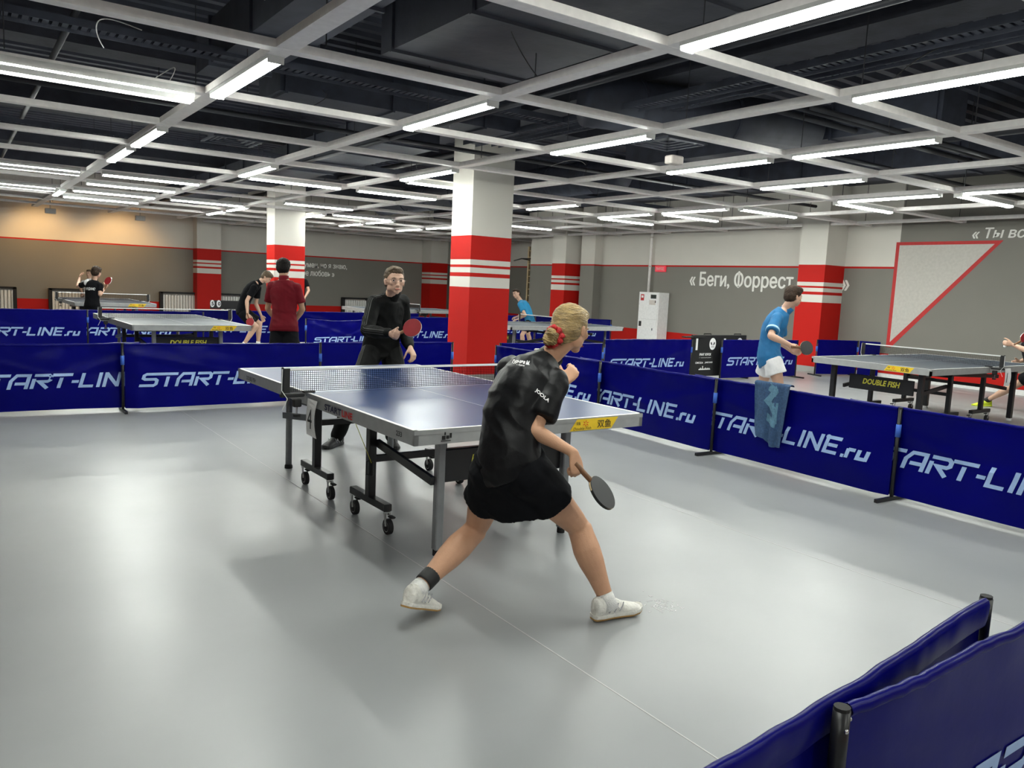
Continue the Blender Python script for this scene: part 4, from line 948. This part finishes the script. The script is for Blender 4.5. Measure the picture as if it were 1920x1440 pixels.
    def HE(c, a, b_, w_): hb.ell(hc-o+(hr*c[0]+hf*c[1]+hu*c[2])*hs, hr*a*hs, hf*b_*hs, hu*w_*hs, 24, 16)
    if st == 'short': HE((0, -.024, .040), .082, .092, .082); HE((0, -.040, .004), .080, .072, .080); HE((0, .010, .078), .064, .074, .040); HE((0, .046, .088), .052, .038, .026)
    elif st == 'mop': HE((0, -.020, .044), .092, .100, .090); HE((0, -.040, .0), .088, .078, .090); HE((0, .018, .082), .076, .082, .048); HE((0, .056, .070), .060, .036, .030)
    elif st == 'bun':
        HE((0, -.022, .036), .083, .097, .086); HE((0, -.042, -.004), .080, .076, .080); HE((0, .020, .074), .066, .070, .040); HE((0, -.075, -.052), .052, .036, .042)
    def strands(p, nn):
        q = p-(hc-o); x, y, z = q.dot(hr), q.dot(hf), q.dot(hu); return hs*(.0028*noise.noise(V((math.atan2(z, x)*7, y*9, sd))) + .0030*noise.noise(V((x*60, y*60, z*60)))*(0 if st == 'bun' else 1)) + (hs*.0009*math.sin(math.atan2(z-.0, x)*46+y*22+2*noise.noise(V((x*12, y*12, z*12)))) if st == 'bun' else 0)
    hair = remesh(hb, min(vx, .006)*.8, 'hair', sp['hair'], root, 3, strands)
    if st == 'bun':
        bc = hc-o+(hf*-.128-hu*.066+hr*sp.get('bunx', 0))*hs; bm = MB()
        for k in range(5):
            a = k*1.257; c = bc+(hr*math.cos(a)*.020+hu*math.sin(a)*.022-hf*.012*(k % 2))*hs
            bm.ell(c, norm(hr*math.cos(a+1.2)+hu*math.sin(a+1.2))*.030*hs, norm(hr*math.cos(a+2.8)+hu*math.sin(a+2.8))*.019*hs, hf*.024*hs, 16, 10)
        bm.ell(bc, hr*.034*hs, hu*.034*hs, hf*.026*hs, 14, 10)
        remesh(bm, .004, 'hair_bun', sp['hair'], root, 1, lambda p, nn: .0022*math.sin(p.x*380+p.z*500+6*noise.noise(p*30)))
        sc_ = MB(); ring = []
        for k in range(41):
            a = k/40*6.2832; rr = .043+.004*math.sin(a*9); ring.append(bc+(hf*(.014+.006*math.sin(a*7))+hr*math.cos(a)*rr+hu*(math.sin(a)*rr+.006))*hs)
        sc_.tube(ring, [.0125*hs*(1+.3*math.sin(k*1.9)) for k in range(41)], 10, False).obj('hair_scrunchie', 'scrunchie', root, True)
        wm_ = MB(); random.seed(5)
        for k in range(16):
            a = random.uniform(-1, 1); st_ = hc-o+(hr*.07*a+hf*random.uniform(-.07, .03)+hu*random.uniform(-.02, .10))*hs; dr = norm(hr*a+hu*random.uniform(-.4, .6)-hf*random.uniform(0, .7))
            p0 = hc-o+norm(st_-(hc-o))*.085*hs; wm_.tube([p0, p0+dr*.02*hs+hu*.006*hs, p0+dr*.04*hs-hu*.008*hs], .0006, 4)
        wm_.obj('stray_hairs', sp['hair'], root, kind='stuff')
    return root, dict(o=o, J=J, body=body, shirt=shirt, spine=spine, frame=frame, s=s, hc=hc, hf=hf, hu=hu, hr=hr, hs=hs, shorts=shorts)
def racket(p, axis, nrm, label, m1, m2, blade=.078):
    """p: middle of the grip; axis: grip to blade; nrm: normal of the face with rubber m1"""
    a = norm(axis); n = norm(V(nrm)-a*V(nrm).dot(a)); r = a.cross(n); t = thing('table_tennis_racket', label, 'racket', p)
    c = a*(.050+.079); ring = [(math.cos(k/32*6.2832), math.sin(k/32*6.2832)) for k in range(32)]
    def disc(z0, z1, ra, rb, m, nm):
        vs = [c+a*x*rb+r*y*ra+n*z for z in (z0, z1) for x, y in ring]; k = 32
        return MB().add(vs, [tuple(reversed(range(k))), tuple(range(k, 2*k))]+[(i, (i+1) % k, k+(i+1) % k, k+i) for i in range(k)]).obj(nm, m, t)
    disc(-.003, .003, .0755, .0795, 'woodl', 'blade'); disc(.003, .0065, .0745, .0785, m1, 'rubber'); disc(-.0065, -.003, .0745, .0785, m2, 'rubber')
    vs = [c+a*x*(.0805)+r*y*.0765+n*z for z in (-.0045, .0045) for x, y in ring if x > -.75]; k = len(vs)//2
    MB().add(vs, [(i, i+1, k+i+1, k+i) for i in range(k-1)]).obj('edge_tape', 'ink' if m1 != 'rubred' else 'paper', t)
    MB().loft([(a*q, r*w_, n*h_) for q, w_, h_ in ((-.052, .015, .0115), (-.05, .017, .0125), (-.02, .0145, .0115), (.02, .0135, .011), (.045, .015, .0105), (.056, .020, .006))], 16).obj('handle', 'wood', t, True)
    return t
def torso_text(info, txt, t, off, width, height, side=-1, z=0, m='paper', name='shirt_lettering'):
    """flat print on the back (side=-1) of a shirt, laid onto the surface by ray cast"""
    d, r, f = info['frame'](t); c = info['spine'](t)-info['o']; sh = info['shirt']; me = sh.data
    from mathutils.bvhtree import BVHTree
    bv = BVHTree.FromPolygons([v.co for v in me.vertices], [tuple(p.vertices) for p in me.polygons])
    vs, fs = text_mesh(txt, .02, .15); x0 = min(v.x for v in vs); x1 = max(v.x for v in vs); y0 = min(v.y for v in vs); y1 = max(v.y for v in vs); out = []
    for v in vs:
        q = c + r*((v.x-(x0+x1)/2)/(x1-x0)*width+off) + d*(((v.y-y0)/(y1-y0)-.5)*height+z) + f*side*.4
        h = bv.ray_cast(q, -f*side)
        out.append(h[0]+f*side*.0025 if h[0] else q-f*side*.3)
    MB().add(out, fs).obj(name, m, sh)
def surf_text(sh, txt, c, xd, yd, nrm, width, height, m='paper', name='sleeve_lettering', bold=.02):
    from mathutils.bvhtree import BVHTree
    me = sh.data; bv = BVHTree.FromPolygons([v.co for v in me.vertices], [tuple(p.vertices) for p in me.polygons])
    vs, fs = text_mesh(txt, bold); x0 = min(v.x for v in vs); x1 = max(v.x for v in vs); y0 = min(v.y for v in vs); y1 = max(v.y for v in vs); out = []
    for v in vs:
        q = V(c)+norm(xd)*((v.x-(x0+x1)/2)/(x1-x0)*width)+norm(yd)*(((v.y-y0)/(y1-y0)-.5)*height)+norm(nrm)*.25
        h = bv.ray_cast(q, -norm(nrm)); out.append(h[0]+norm(nrm)*.0025 if h[0] else q-norm(nrm)*.2)
    MB().add(out, fs).obj(name, m, sh)
PEOPLE = {
'girl': {'label': 'blond player in black shirt and shorts, legs wide apart, seen from behind', 's': 0.97, 'man': False, 'voxel': 0.0062, 'J': {'hiL': (1.928, 2.832, 0.648), 'hiR': (2.009, 2.678, 0.664), 'knL': (1.976, 3.023, 0.335), 'anL': (1.613, 2.907, 0.153), 'knR': (2.306, 2.675, 0.397), 'anR': (2.368, 2.532, 0.092), 'pel': (1.968, 2.763, 0.706), 'chest': (2.008, 2.817, 0.926), 'neck': (2.216, 2.875, 1.139), 'shL': (2.195, 3.127, 1.072), 'shR': (2.162, 2.728, 1.06), 'elL': (2.412, 3.162, 0.851), 'wrL': (2.582, 3.162, 0.996), 'elR': (2.023, 2.674, 0.86), 'wrR': (2.132, 2.535, 0.783), 'head': (2.331, 2.84, 1.286)}, 'skin': 'skin_a', 'shirt': 'c_black', 'shorts': 'c_blackmatte', 'hair': 'hair_blond', 'hairstyle': 'bun', 'hf': (0.939, 0.243, -0.203), 'hu': (0.113, 0.065, 0.966), 'fwd': (0.737, 0.695, -0.113), 'toeL': (0.831, 0.448, -0.38), 'soleL': (0, 0, 1), 'toeR': (0.914, -0.091, 0.0), 'soleR': (0, 0, 1), 'handL': {'d': (0.719, 0.207, 0.656), 'pn': (0.05, 0.934, -0.12), 'side': (-0.39, 0.362, 0.572), 'curl': (30, 40, 30)}, 'handR': {'d': (0.087, -0.266, -0.947), 'pn': (-0.023, 0.91, -0.216), 'side': (0.937, 0.086, 0.059), 'curl': (62, 75, 45), 'thumb': 0.45, 'tc': 45}, 'ankleband': 'L', 'sockL': 'sock', 'sockR': 'sock', 'hem': -0.1, 'sleeve': 0.72, 'short': 0.46, 'flare': 0.106, 'wrinkle': 0.012, 'loose': 0.016, 'hk': 0.98, 'thick': 1.16, 'face': True, 'sockh': 0.02, 'skirt': 0.22, 'bunx': -0.012},
'man': {'label': 'man in black tracksuit and glasses holding a red racket behind the table', 's': 1.02, 'man': True, 'voxel': 0.0075, 'J': {'hiL': (3.221, 6.45, 0.833), 'hiR': (3.024, 6.429, 0.832), 'knL': (3.146, 6.126, 0.54), 'anL': (3.183, 6.308, 0.088), 'knR': (2.79, 6.216, 0.527), 'anR': (2.752, 6.519, 0.088), 'pel': (3.13, 6.459, 0.871), 'chest': (3.127, 6.433, 1.096), 'neck': (3.147, 6.331, 1.331), 'shL': (3.299, 6.402, 1.285), 'shR': (2.983, 6.314, 1.267), 'elL': (3.356, 6.44, 0.987), 'wrL': (3.284, 6.206, 0.897), 'elR': (2.868, 6.201, 1.04), 'wrR': (2.926, 5.888, 1.041), 'head': (3.133, 6.238, 1.466)}, 'skin': 'skin_b', 'shirt': 'c_track', 'shorts': 'c_track', 'hair': 'hair_mouse', 'hairstyle': 'short', 'hf': (-0.192, -0.968, 0.049), 'hu': (0.033, 0.126, 0.991), 'fwd': (-0.574, -0.81, 0.122), 'toeL': (-0.274, -0.913, 0.024), 'toeR': (-0.806, -0.541, -0.006), 'shoe': 'shoeb', 'solem': 'shoeb', 'sleeve': 2, 'short': 2, 'hem': -0.22, 'fat': 1.08, 'handL': {'d': (0.09, -0.538, -0.691), 'pn': (-0.673, 0.063, -0.288), 'side': (-0.772, -0.595, -0.202), 'curl': (30, 40, 30)}, 'handR': {'d': (0.376, -0.785, -0.165), 'pn': (-0.334, -0.681, -0.356), 'side': (0.321, -0.022, 0.547), 'curl': (60, 75, 50), 'thumb': 0.4, 'tc': 40}, 'wrinkle': 0.009, 'loose': 0.026, 'hk': 1.05, 'collar_h': 0.1},
'blue': {'label': 'player in blue shirt and white shorts with a black racket, right court', 's': 1.02, 'man': True, 'voxel': 0.008, 'J': {'hiL': (7.542, 5.664, 0.768), 'hiR': (7.417, 5.507, 0.78), 'knL': (7.65, 5.79, 0.469), 'anL': (7.647, 6.031, 0.088), 'knR': (7.471, 5.427, 0.497), 'anR': (7.541, 5.433, 0.088), 'pel': (7.474, 5.597, 0.824), 'chest': (7.497, 5.619, 1.079), 'neck': (7.595, 5.529, 1.348), 'shL': (7.747, 5.667, 1.265), 'shR': (7.381, 5.479, 1.241), 'elL': (7.785, 5.709, 0.982), 'wrL': (7.829, 5.604, 0.899), 'elR': (7.197, 5.398, 1.066), 'wrR': (7.315, 5.241, 0.987), 'head': (7.629, 5.465, 1.499)}, 'skin': 'skin_b', 'shirt': 'c_blue', 'shorts': 'c_white', 'hair': 'hair_brown', 'hairstyle': 'mop', 'hf': (0.899, -0.353, -0.166), 'hu': (0.155, 0.04, 0.998), 'fwd': (0.818, -0.573, 0.046), 'toeL': (0.892, -0.382, 0.019), 'toeR': (0.72, -0.625, 0.056), 'sleeve': 0.75, 'short': 0.48, 'flare': 0.108, 'hem': -0.16, 'handL': {'d': (0.725, -0.56, -0.306), 'pn': (-0.58, -0.835, -0.076), 'side': (-0.085, -0.049, 0.917), 'curl': (30, 40, 30)}, 'handR': {'d': (0.51, -0.579, -0.629), 'pn': (0.438, 0.799, -0.015), 'side': (0.511, -0.268, 0.622), 'curl': (25, 35, 25), 'thumb': 0.5}, 'wrinkle': 0.008, 'loose': 0.02, 'hk': 0.92},
'red': {'label': 'player with dark hair in crimson shirt standing with back to us', 's': 1.04, 'man': True, 'voxel': 0.009, 'J': {'hiL': (3.558, 10.455, 0.724), 'hiR': (3.686, 10.366, 0.732), 'knL': (3.511, 10.37, 0.348), 'anL': (3.504, 10.381, 0.088), 'knR': (3.673, 10.257, 0.357), 'anR': (3.69, 10.25, 0.088), 'pel': (3.624, 10.419, 0.798), 'chest': (3.634, 10.457, 1.094), 'neck': (3.639, 10.502, 1.418), 'shL': (3.508, 10.579, 1.312), 'shR': (3.78, 10.386, 1.313), 'elL': (3.484, 10.676, 1.024), 'wrL': (3.638, 10.737, 0.835), 'elR': (3.847, 10.358, 1.033), 'wrR': (3.814, 10.564, 0.848), 'head': (3.657, 10.561, 1.566)}, 'skin': 'skin_c', 'shirt': 'c_red', 'shorts': 'c_blackmatte', 'hair': 'hair_dark', 'hairstyle': 'mop', 'hf': (0.57, 0.797, -0.221), 'hu': (0.09, 0.207, 0.979), 'fwd': (0.574, 0.81, -0.122), 'toeL': (0.41, 0.924, -0.131), 'toeR': (0.737, 0.695, -0.113), 'sleeve': 0.7, 'short': 0.6, 'flare': 0.11, 'hem': -0.12, 'handL': {'d': (0.822, 0.092, -0.442), 'pn': (-0.574, -0.81, 0.122), 'side': (0.265, -0.096, 0.609)}, 'handR': {'d': (-0.16, 0.779, -0.497), 'pn': (-0.574, -0.81, 0.122), 'side': (-0.226, 0.248, 0.581)}, 'wrinkle': 0.008, 'loose': 0.022, 'hk': 0.98},
'stoop': {'label': 'player in black polo stooping beside the left grey table with red racket', 's': 1.0, 'man': True, 'voxel': 0.0095, 'fr': 1.25, 'J': {'hiL': (4.757, 15.9, 0.702), 'hiR': (4.661, 15.717, 0.679), 'knL': (5.005, 15.817, 0.5), 'anL': (4.983, 15.839, 0.088), 'knR': (4.849, 15.551, 0.463), 'anR': (4.636, 15.66, 0.088), 'pel': (4.686, 15.838, 0.777), 'chest': (4.755, 15.831, 1.06), 'neck': (4.951, 15.73, 1.309), 'shL': (4.993, 15.894, 1.202), 'shR': (4.814, 15.589, 1.204), 'elL': (4.973, 15.959, 0.883), 'wrL': (5.052, 15.869, 0.656), 'elR': (4.684, 15.594, 0.954), 'wrR': (4.675, 15.526, 0.71), 'head': (5.083, 15.653, 1.42)}, 'skin': 'skin_b', 'shirt': 'c_blackmatte', 'shorts': 'c_blackmatte', 'hair': 'hair_mouse', 'hairstyle': 'mop', 'hf': (0.535, -0.593, -0.598), 'hu': (0.515, -0.249, 0.771), 'fwd': (0.815, -0.585, -0.053), 'toeL': (0.835, -0.463, 0.031), 'toeR': (-0.786, -0.093, -0.215), 'sleeve': 0.62, 'short': 0.75, 'flare': 0.1, 'hem': -0.14, 'handL': {'d': (0.298, -0.343, -0.874), 'pn': (-0.574, -0.81, 0.122), 'side': (0.746, -0.478, 0.339)}, 'handR': {'d': (0.049, -0.183, -0.987), 'pn': (0.574, 0.81, -0.122), 'side': (0.743, -0.49, 0.24), 'curl': (55, 70, 50)}, 'wrinkle': 0.006, 'loose': 0.018, 'hk': 0.97},
'farleft': {'label': 'small player in black shirt, back to us, in front of the farthest left table', 's': 0.86, 'man': True, 'voxel': 0.009, 'fr': 1.3, 'J': {'hiL': (2.154, 17.242, 0.653), 'hiR': (2.296, 17.143, 0.661), 'knL': (2.133, 17.269, 0.323), 'anL': (2.09, 17.189, 0.088), 'knR': (2.327, 17.133, 0.334), 'anR': (2.334, 17.019, 0.088), 'pel': (2.223, 17.204, 0.728), 'chest': (2.231, 17.234, 0.962), 'neck': (2.28, 17.298, 1.207), 'shL': (2.126, 17.395, 1.127), 'shR': (2.361, 17.164, 1.111), 'elL': (2.024, 17.546, 1.078), 'wrL': (2.079, 17.754, 1.241), 'elR': (2.34, 17.092, 0.94), 'wrR': (2.46, 17.274, 1.071), 'head': (2.319, 17.294, 1.362)}, 'skin': 'skin_b', 'shirt': 'c_blackmatte', 'shorts': 'c_blackmatte', 'hair': 'hair_brown', 'hairstyle': 'mop', 'hf': (0.734, 0.683, -0.212), 'hu': (0.114, 0.069, 0.996), 'fwd': (0.574, 0.81, -0.122), 'toeL': (0.41, 0.924, -0.131), 'toeR': (0.737, 0.695, -0.113), 'sleeve': 0.6, 'short': 0.6, 'flare': 0.1, 'hem': -0.2, 'handL': {'d': (0.365, 0.242, 0.865), 'pn': (1.105, -0.168, -0.015), 'side': (-0.346, -0.818, 0.317)}, 'handR': {'d': (0.526, 0.115, 0.775), 'pn': (0.05, 0.934, -0.12), 'side': (0.183, -0.039, 0.604), 'curl': (55, 70, 50)}, 'wrinkle': 0.006, 'loose': 0.018, 'hk': 1.08},
'farop': {'label': 'blond player beyond the farthest left table, head showing beside the dark haired one', 's': 0.95, 'man': True, 'voxel': 0.012, 'fr': 1.5, 'J': {'hiL': (3.188, 24.76, 0.505), 'hiR': (3.092, 24.827, 0.5), 'knL': (3.181, 24.651, 0.158), 'anL': (3.19, 24.657, 0.088), 'knR': (3.061, 24.735, 0.151), 'anR': (3.021, 24.776, 0.088), 'pel': (3.142, 24.803, 0.576), 'chest': (3.15, 24.833, 0.81), 'neck': (3.14, 24.822, 1.102), 'shL': (3.278, 24.778, 1.05), 'shR': (3.013, 24.964, 1.035), 'elL': (3.304, 24.602, 0.822), 'wrL': (3.199, 24.415, 0.723), 'elR': (2.933, 24.87, 0.859), 'wrR': (2.949, 24.591, 0.723), 'head': (3.146, 24.844, 1.277)}, 'skin': 'skin_b', 'shirt': 'c_white', 'shorts': 'c_blackmatte', 'hair': 'hair_mouse', 'hairstyle': 'short', 'hf': (-0.495, -0.88, 0.027), 'hu': (0.033, 0.126, 0.991), 'fwd': (-0.574, -0.81, 0.122), 'toeL': (-0.41, -0.924, 0.131), 'toeR': (-0.737, -0.695, 0.113), 'sleeve': 0.6, 'short': 0.6, 'flare': 0.1, 'handL': {'d': (-0.69, -0.652, -0.197), 'pn': (-0.033, -0.126, -0.991), 'side': (-0.818, 0.573, -0.046)}, 'handR': {'d': (-0.362, -0.881, -0.179), 'pn': (-0.033, -0.126, -0.991), 'side': (0.818, -0.573, 0.046)}, 'wrinkle': 0.005, 'hk': 1.0},
'farblue': {'label': 'player in sky blue shirt leaning forward behind the far table near the ladder', 's': 0.97, 'man': True, 'voxel': 0.0105, 'fr': 1.4, 'J': {'hiL': (10.963, 14.924, 0.622), 'hiR': (11.136, 15.098, 0.625), 'knL': (10.786, 14.911, 0.362), 'anL': (10.833, 14.949, 0.088), 'knR': (11.075, 15.079, 0.376), 'anR': (11.204, 15.117, 0.088), 'pel': (11.057, 15.016, 0.692), 'chest': (11.023, 15.073, 0.912), 'neck': (10.908, 15.185, 1.115), 'shL': (10.774, 15.036, 1.057), 'shR': (11.059, 15.307, 1.077), 'elL': (10.802, 14.845, 0.822), 'wrL': (10.611, 14.844, 0.733), 'elR': (11.068, 15.277, 0.84), 'wrR': (10.941, 15.354, 0.758), 'head': (10.822, 15.273, 1.296)}, 'skin': 'skin_b', 'shirt': 'c_sky', 'shorts': 'c_blackmatte', 'hair': 'hair_brown', 'hairstyle': 'short', 'hf': (-0.967, -0.254, -0.087), 'hu': (-0.131, 0.241, 0.982), 'fwd': (-0.933, 0.411, -0.022), 'toeL': (-0.966, 0.192, 0.007), 'toeR': (-0.966, 0.192, 0.007), 'sleeve': 0.6, 'short': 0.6, 'flare': 0.1, 'handL': {'d': (-0.858, 0.328, -0.215), 'pn': (-0.033, -0.126, -0.991), 'side': (0.58, 0.835, 0.076)}, 'handR': {'d': (-0.743, 0.49, -0.24), 'pn': (-0.033, -0.126, -0.991), 'side': (-0.567, -0.785, 0.32)}, 'wrinkle': 0.006, 'hk': 1.0},
'redge': {'label': 'player at the right frame edge, only a hand, sleeve and yellow shoe in view', 's': 1.0, 'man': True, 'voxel': 0.009, 'fr': 1.2, 'J': {'hiL': (12.482, 4.855, 0.593), 'hiR': (12.215, 4.792, 0.562), 'knL': (12.613, 5.162, 0.382), 'anL': (12.736, 5.591, 0.088), 'knR': (12.111, 4.564, 0.198), 'anR': (12.301, 4.501, 0.088), 'pel': (12.372, 4.817, 0.645), 'chest': (12.317, 4.882, 0.818), 'neck': (12.221, 4.869, 1.102), 'shL': (12.405, 4.945, 0.999), 'shR': (11.937, 4.812, 1.027), 'elL': (12.65, 5.016, 0.816), 'wrL': (12.559, 5.129, 0.729), 'elR': (11.745, 4.75, 0.94), 'wrR': (11.77, 4.925, 0.996), 'head': (12.239, 4.886, 1.3)}, 'skin': 'skin_b', 'shirt': 'c_blackmatte', 'shorts': 'c_blackmatte', 'hair': 'hair_dark', 'hairstyle': 'short', 'hf': (-0.822, 0.56, -0.145), 'hu': (0.033, 0.126, 0.991), 'fwd': (-0.818, 0.573, -0.046), 'toeL': (-0.663, 0.704, -0.088), 'toeR': (-0.909, 0.273, -0.005), 'sleeve': 0.9, 'short': 0.6, 'flare': 0.1, 'shoe': 'neon', 'solem': 'neon', 'sockL': 'ink', 'sockR': 'ink', 'handL': {'d': (-0.743, 0.49, -0.24), 'pn': (-0.574, -0.81, 0.122), 'side': (0.029, 0.113, 0.892)}, 'handR': {'d': (-0.73, 0.541, 0.157), 'pn': (0.574, 0.81, -0.122), 'side': (0.029, 0.113, 0.892), 'curl': (50, 60, 40)}, 'wrinkle': 0.006, 'hk': 1.0},
'behind': {'label': 'player hidden behind the column, only the right arm showing beside it', 's': 0.95, 'man': True, 'voxel': 0.012, 'fr': 1.5, 'J': {'hiL': (7.651, 21.003, 0.654), 'hiR': (7.769, 20.92, 0.66), 'knL': (7.628, 20.966, 0.296), 'anL': (7.606, 20.934, 0.088), 'knR': (7.769, 20.867, 0.304), 'anR': (7.771, 20.819, 0.088), 'pel': (7.713, 20.973, 0.743), 'chest': (7.723, 21.011, 1.043), 'neck': (7.724, 21.066, 1.413), 'shL': (7.579, 21.154, 1.32), 'shR': (7.863, 20.958, 1.35), 'elL': (7.524, 21.155, 1.06), 'wrL': (7.528, 20.995, 0.837), 'elR': (7.925, 20.876, 1.097), 'wrR': (7.788, 20.819, 0.894), 'head': (7.73, 21.092, 1.614)}, 'skin': 'skin_b', 'shirt': 'c_blackmatte', 'shorts': 'c_blackmatte', 'hair': 'hair_dark', 'hairstyle': 'short', 'hf': (0.57, 0.797, -0.221), 'hu': (0.033, 0.126, 0.991), 'fwd': (0.574, 0.81, -0.122), 'toeL': (0.574, 0.81, -0.122), 'toeR': (0.574, 0.81, -0.122), 'sleeve': 0.6, 'short': 0.6, 'flare': 0.1, 'handL': {'d': (-0.033, -0.126, -0.991), 'pn': (0.818, -0.573, 0.046), 'side': (0.574, 0.81, -0.122)}, 'handR': {'d': (-0.033, -0.126, -0.991), 'pn': (-0.818, 0.573, -0.046), 'side': (0.574, 0.81, -0.122)}, 'wrinkle': 0.005, 'hk': 1.0},
}
RK = {'girl': {'p': (2.159, 2.504, 0.707), 'axis': (0.573, -0.281, -0.649), 'n': (0.225, -0.592, 0.572)}, 'man': {'p': (2.971, 5.832, 1.041), 'axis': (0.65, -0.524, 0.398), 'n': (-0.672, -0.583, 0.348)}, 'blue': {'p': (7.327, 5.167, 0.965), 'axis': (0.919, -0.348, -0.036), 'n': (-0.665, -0.671, 0.208)}, 'stoop': {'p': (4.667, 15.465, 0.672), 'axis': (0.2, -0.395, -0.864), 'n': (-0.574, -0.81, 0.122)}, 'farleft': {'p': (2.453, 17.159, 1.094), 'axis': (0.349, 0.132, 0.879), 'n': (-0.765, -0.57, -0.003)}, 'redge': {'p': (11.775, 4.864, 1.023), 'axis': (0.586, -0.351, 0.429), 'n': (-0.825, -0.497, -0.212)}}
SLN = dict(c=(2.02, 2.575, 1.015), xd=(0.567, -0.499, -0.651), yd=(0.565, -0.284, 0.774), n=(-0.303, -0.954, 0.03))
BKT = dict(c=(1.921, 2.671, 1.184), xd=(0.797, -0.539, -0.24), yd=(0.431, 0.196, 0.869), n=(-0.611, -0.769, 0.219), c2=(1.92, 2.669, 1.167))
INF = {}
for k in PEOPLE: INF[k] = person(PEOPLE[k])
rl = {'girl': ('dark racket held low by the blond player, face nearly edge-on', 'rubblk', 'rubblk'), 'man': ('red racket held by the man in black tracksuit', 'rubred', 'rubblk'),
 'blue': ('black racket held by the player in white shorts', 'rubblk', 'rubred'), 'stoop': ('red racket held low by the stooping player', 'rubred', 'rubblk'),
 'farleft': ('small red racket of the player before the orange lit wall', 'rubred', 'rubblk'), 'redge': ('dark red racket at the right frame edge', 'rubred', 'rubblk')}
for k, (l, a, b_) in rl.items(): r_ = RK[k]; racket(V(r_['p']), V(r_['axis']), V(r_['n']), l, a, b_)
# print on the clothes
g, gi = INF['girl']; o = gi['o']
surf_text(gi['shirt'], 'JOOLA', V(SLN['c'])-o, V(SLN['xd']), V(SLN['yd']), V(SLN['n']), .070, .020, bold=.03)
surf_text(gi['shirt'], 'Гурьева М.', V(BKT['c'])-o, V(BKT['xd']), V(BKT['yd']), V(BKT['n']), .085, .026, name='back_lettering', bold=.04)
surf_text(gi['shirt'], 'г. Курск', V(BKT['c2'])-o, V(BKT['xd']), V(BKT['yd']), V(BKT['n']), .038, .010, name='back_lettering', bold=.02)
f_, fi = INF['farleft']; torso_text(fi, 'КУРДАНС', .62, 0, .20, .06)
# glasses and tracksuit stripes of the man
m_, mi = INF['man']; o = mi['o']; hc, hf, hu, hr, hs = (mi[k] for k in ('hc', 'hf', 'hu', 'hr', 'hs'))
gm = MB(); Pf = lambda a, b, c: hc+(hr*a+hf*b+hu*c)*hs-o
for k in (-1, 1):
    gm.tube([Pf(.033*k+.022*math.cos(t*.5236), .104, -.002+.015*math.sin(t*.5236)) for t in range(13)], .0013, 6); gm.tube([Pf(.055*k, .102, .004), Pf(.078*k, .06, .004), Pf(.082*k, -.005, .0)], .0014, 6)
gm.tube([Pf(-.011, .106, .002), Pf(.011, .106, .002)], .0013, 6); gm.obj('glasses', 'glass', m_, True)
def stripes(info, path, rad, root, m='c_stripe', outer=None, sp=.017, nm='stripe', w_=.008):
    from mathutils.bvhtree import BVHTree
    sh = info; me = sh.data; bv = BVHTree.FromPolygons([v.co for v in me.vertices], [tuple(p.vertices) for p in me.polygons])
    for k in (-1, 0, 1):
        mb = MB(); Q = []
        for i, p in enumerate(path):
            d = norm(V(path[min(i+1, len(path)-1)])-V(path[max(i-1, 0)])); ou = norm(V(outer)-d*V(outer).dot(d)); a = d.cross(ou)
            for e in (-1, 1):
                st = V(p)+a*(k*sp+e*w_/2)+ou*.25; h = bv.ray_cast(st, -ou); Q.append(h[0]+ou*.0025 if h[0] else V(p)+ou*rad)
        n = len(path); mb.add(Q, [(2*i, 2*i+1, 2*i+3, 2*i+2) for i in range(n-1)]); mb.obj(nm, m, sh)
J = mi['J']; L_ = lambda a, b, n: [a+(b-a)*i/n-o for i in range(n+1)]
outv = norm(J['shR']-J['shL'])+V((0, 0, .15))-V(fw)*.5
stripes(mi['shirt'], L_(J['shR']+(J['neck']-J['shR'])*.4+V((0, 0, .02)), J['shR'], 4)+L_(J['shR'], J['elR'], 10)[1:]+L_(J['elR'], J['wrR'], 10)[1:-1], .06, m_, outer=outv)
stripes(mi['shorts'], L_(J['hiR'], J['knR'], 10), .09, m_, outer=norm(J['hiR']-J['hiL'])-V(fw)*.4)
# trims on the blue shirt
b_, bi = INF['blue']; J = bi['J']; o = bi['o']; s = bi['s']
a, c = J['shR'], J['elR']; d = norm(c-a); x = norm(d.cross(V((.3, .9, .2)))); y = d.cross(x)
MB().loft([(a+(c-a)*t-o, x*r_*s, y*r_*s) for t, r_ in ((.60, .069), (.605, .0725), (.70, .0735), (.705, .070))], 20, False).obj('sleeve_band', 'c_bluelight', bi['shirt'], True)
# white shoulder patch and collar details
f_, fi = INF['farleft']; J = fi['J']; o = fi['o']
MB().ell(J['shL']+(J['neck']-J['shL'])*.35-V(fw)*.045-o, V(rx)*.06, V(up)*.065, V(fw)*.03, 14, 10).obj('shoulder_patch', 'c_white', fi['shirt'], True)
g, gi = INF['girl']; d, r, f = gi['frame'](1.02)
gc = gi['spine'](1.0)-gi['o']
MB().bbox(gc-f*.052*gi['s']-r*.03+d*.012, (.03, .012, .016), .003).obj('collar_label', 'paper', gi['shirt'])
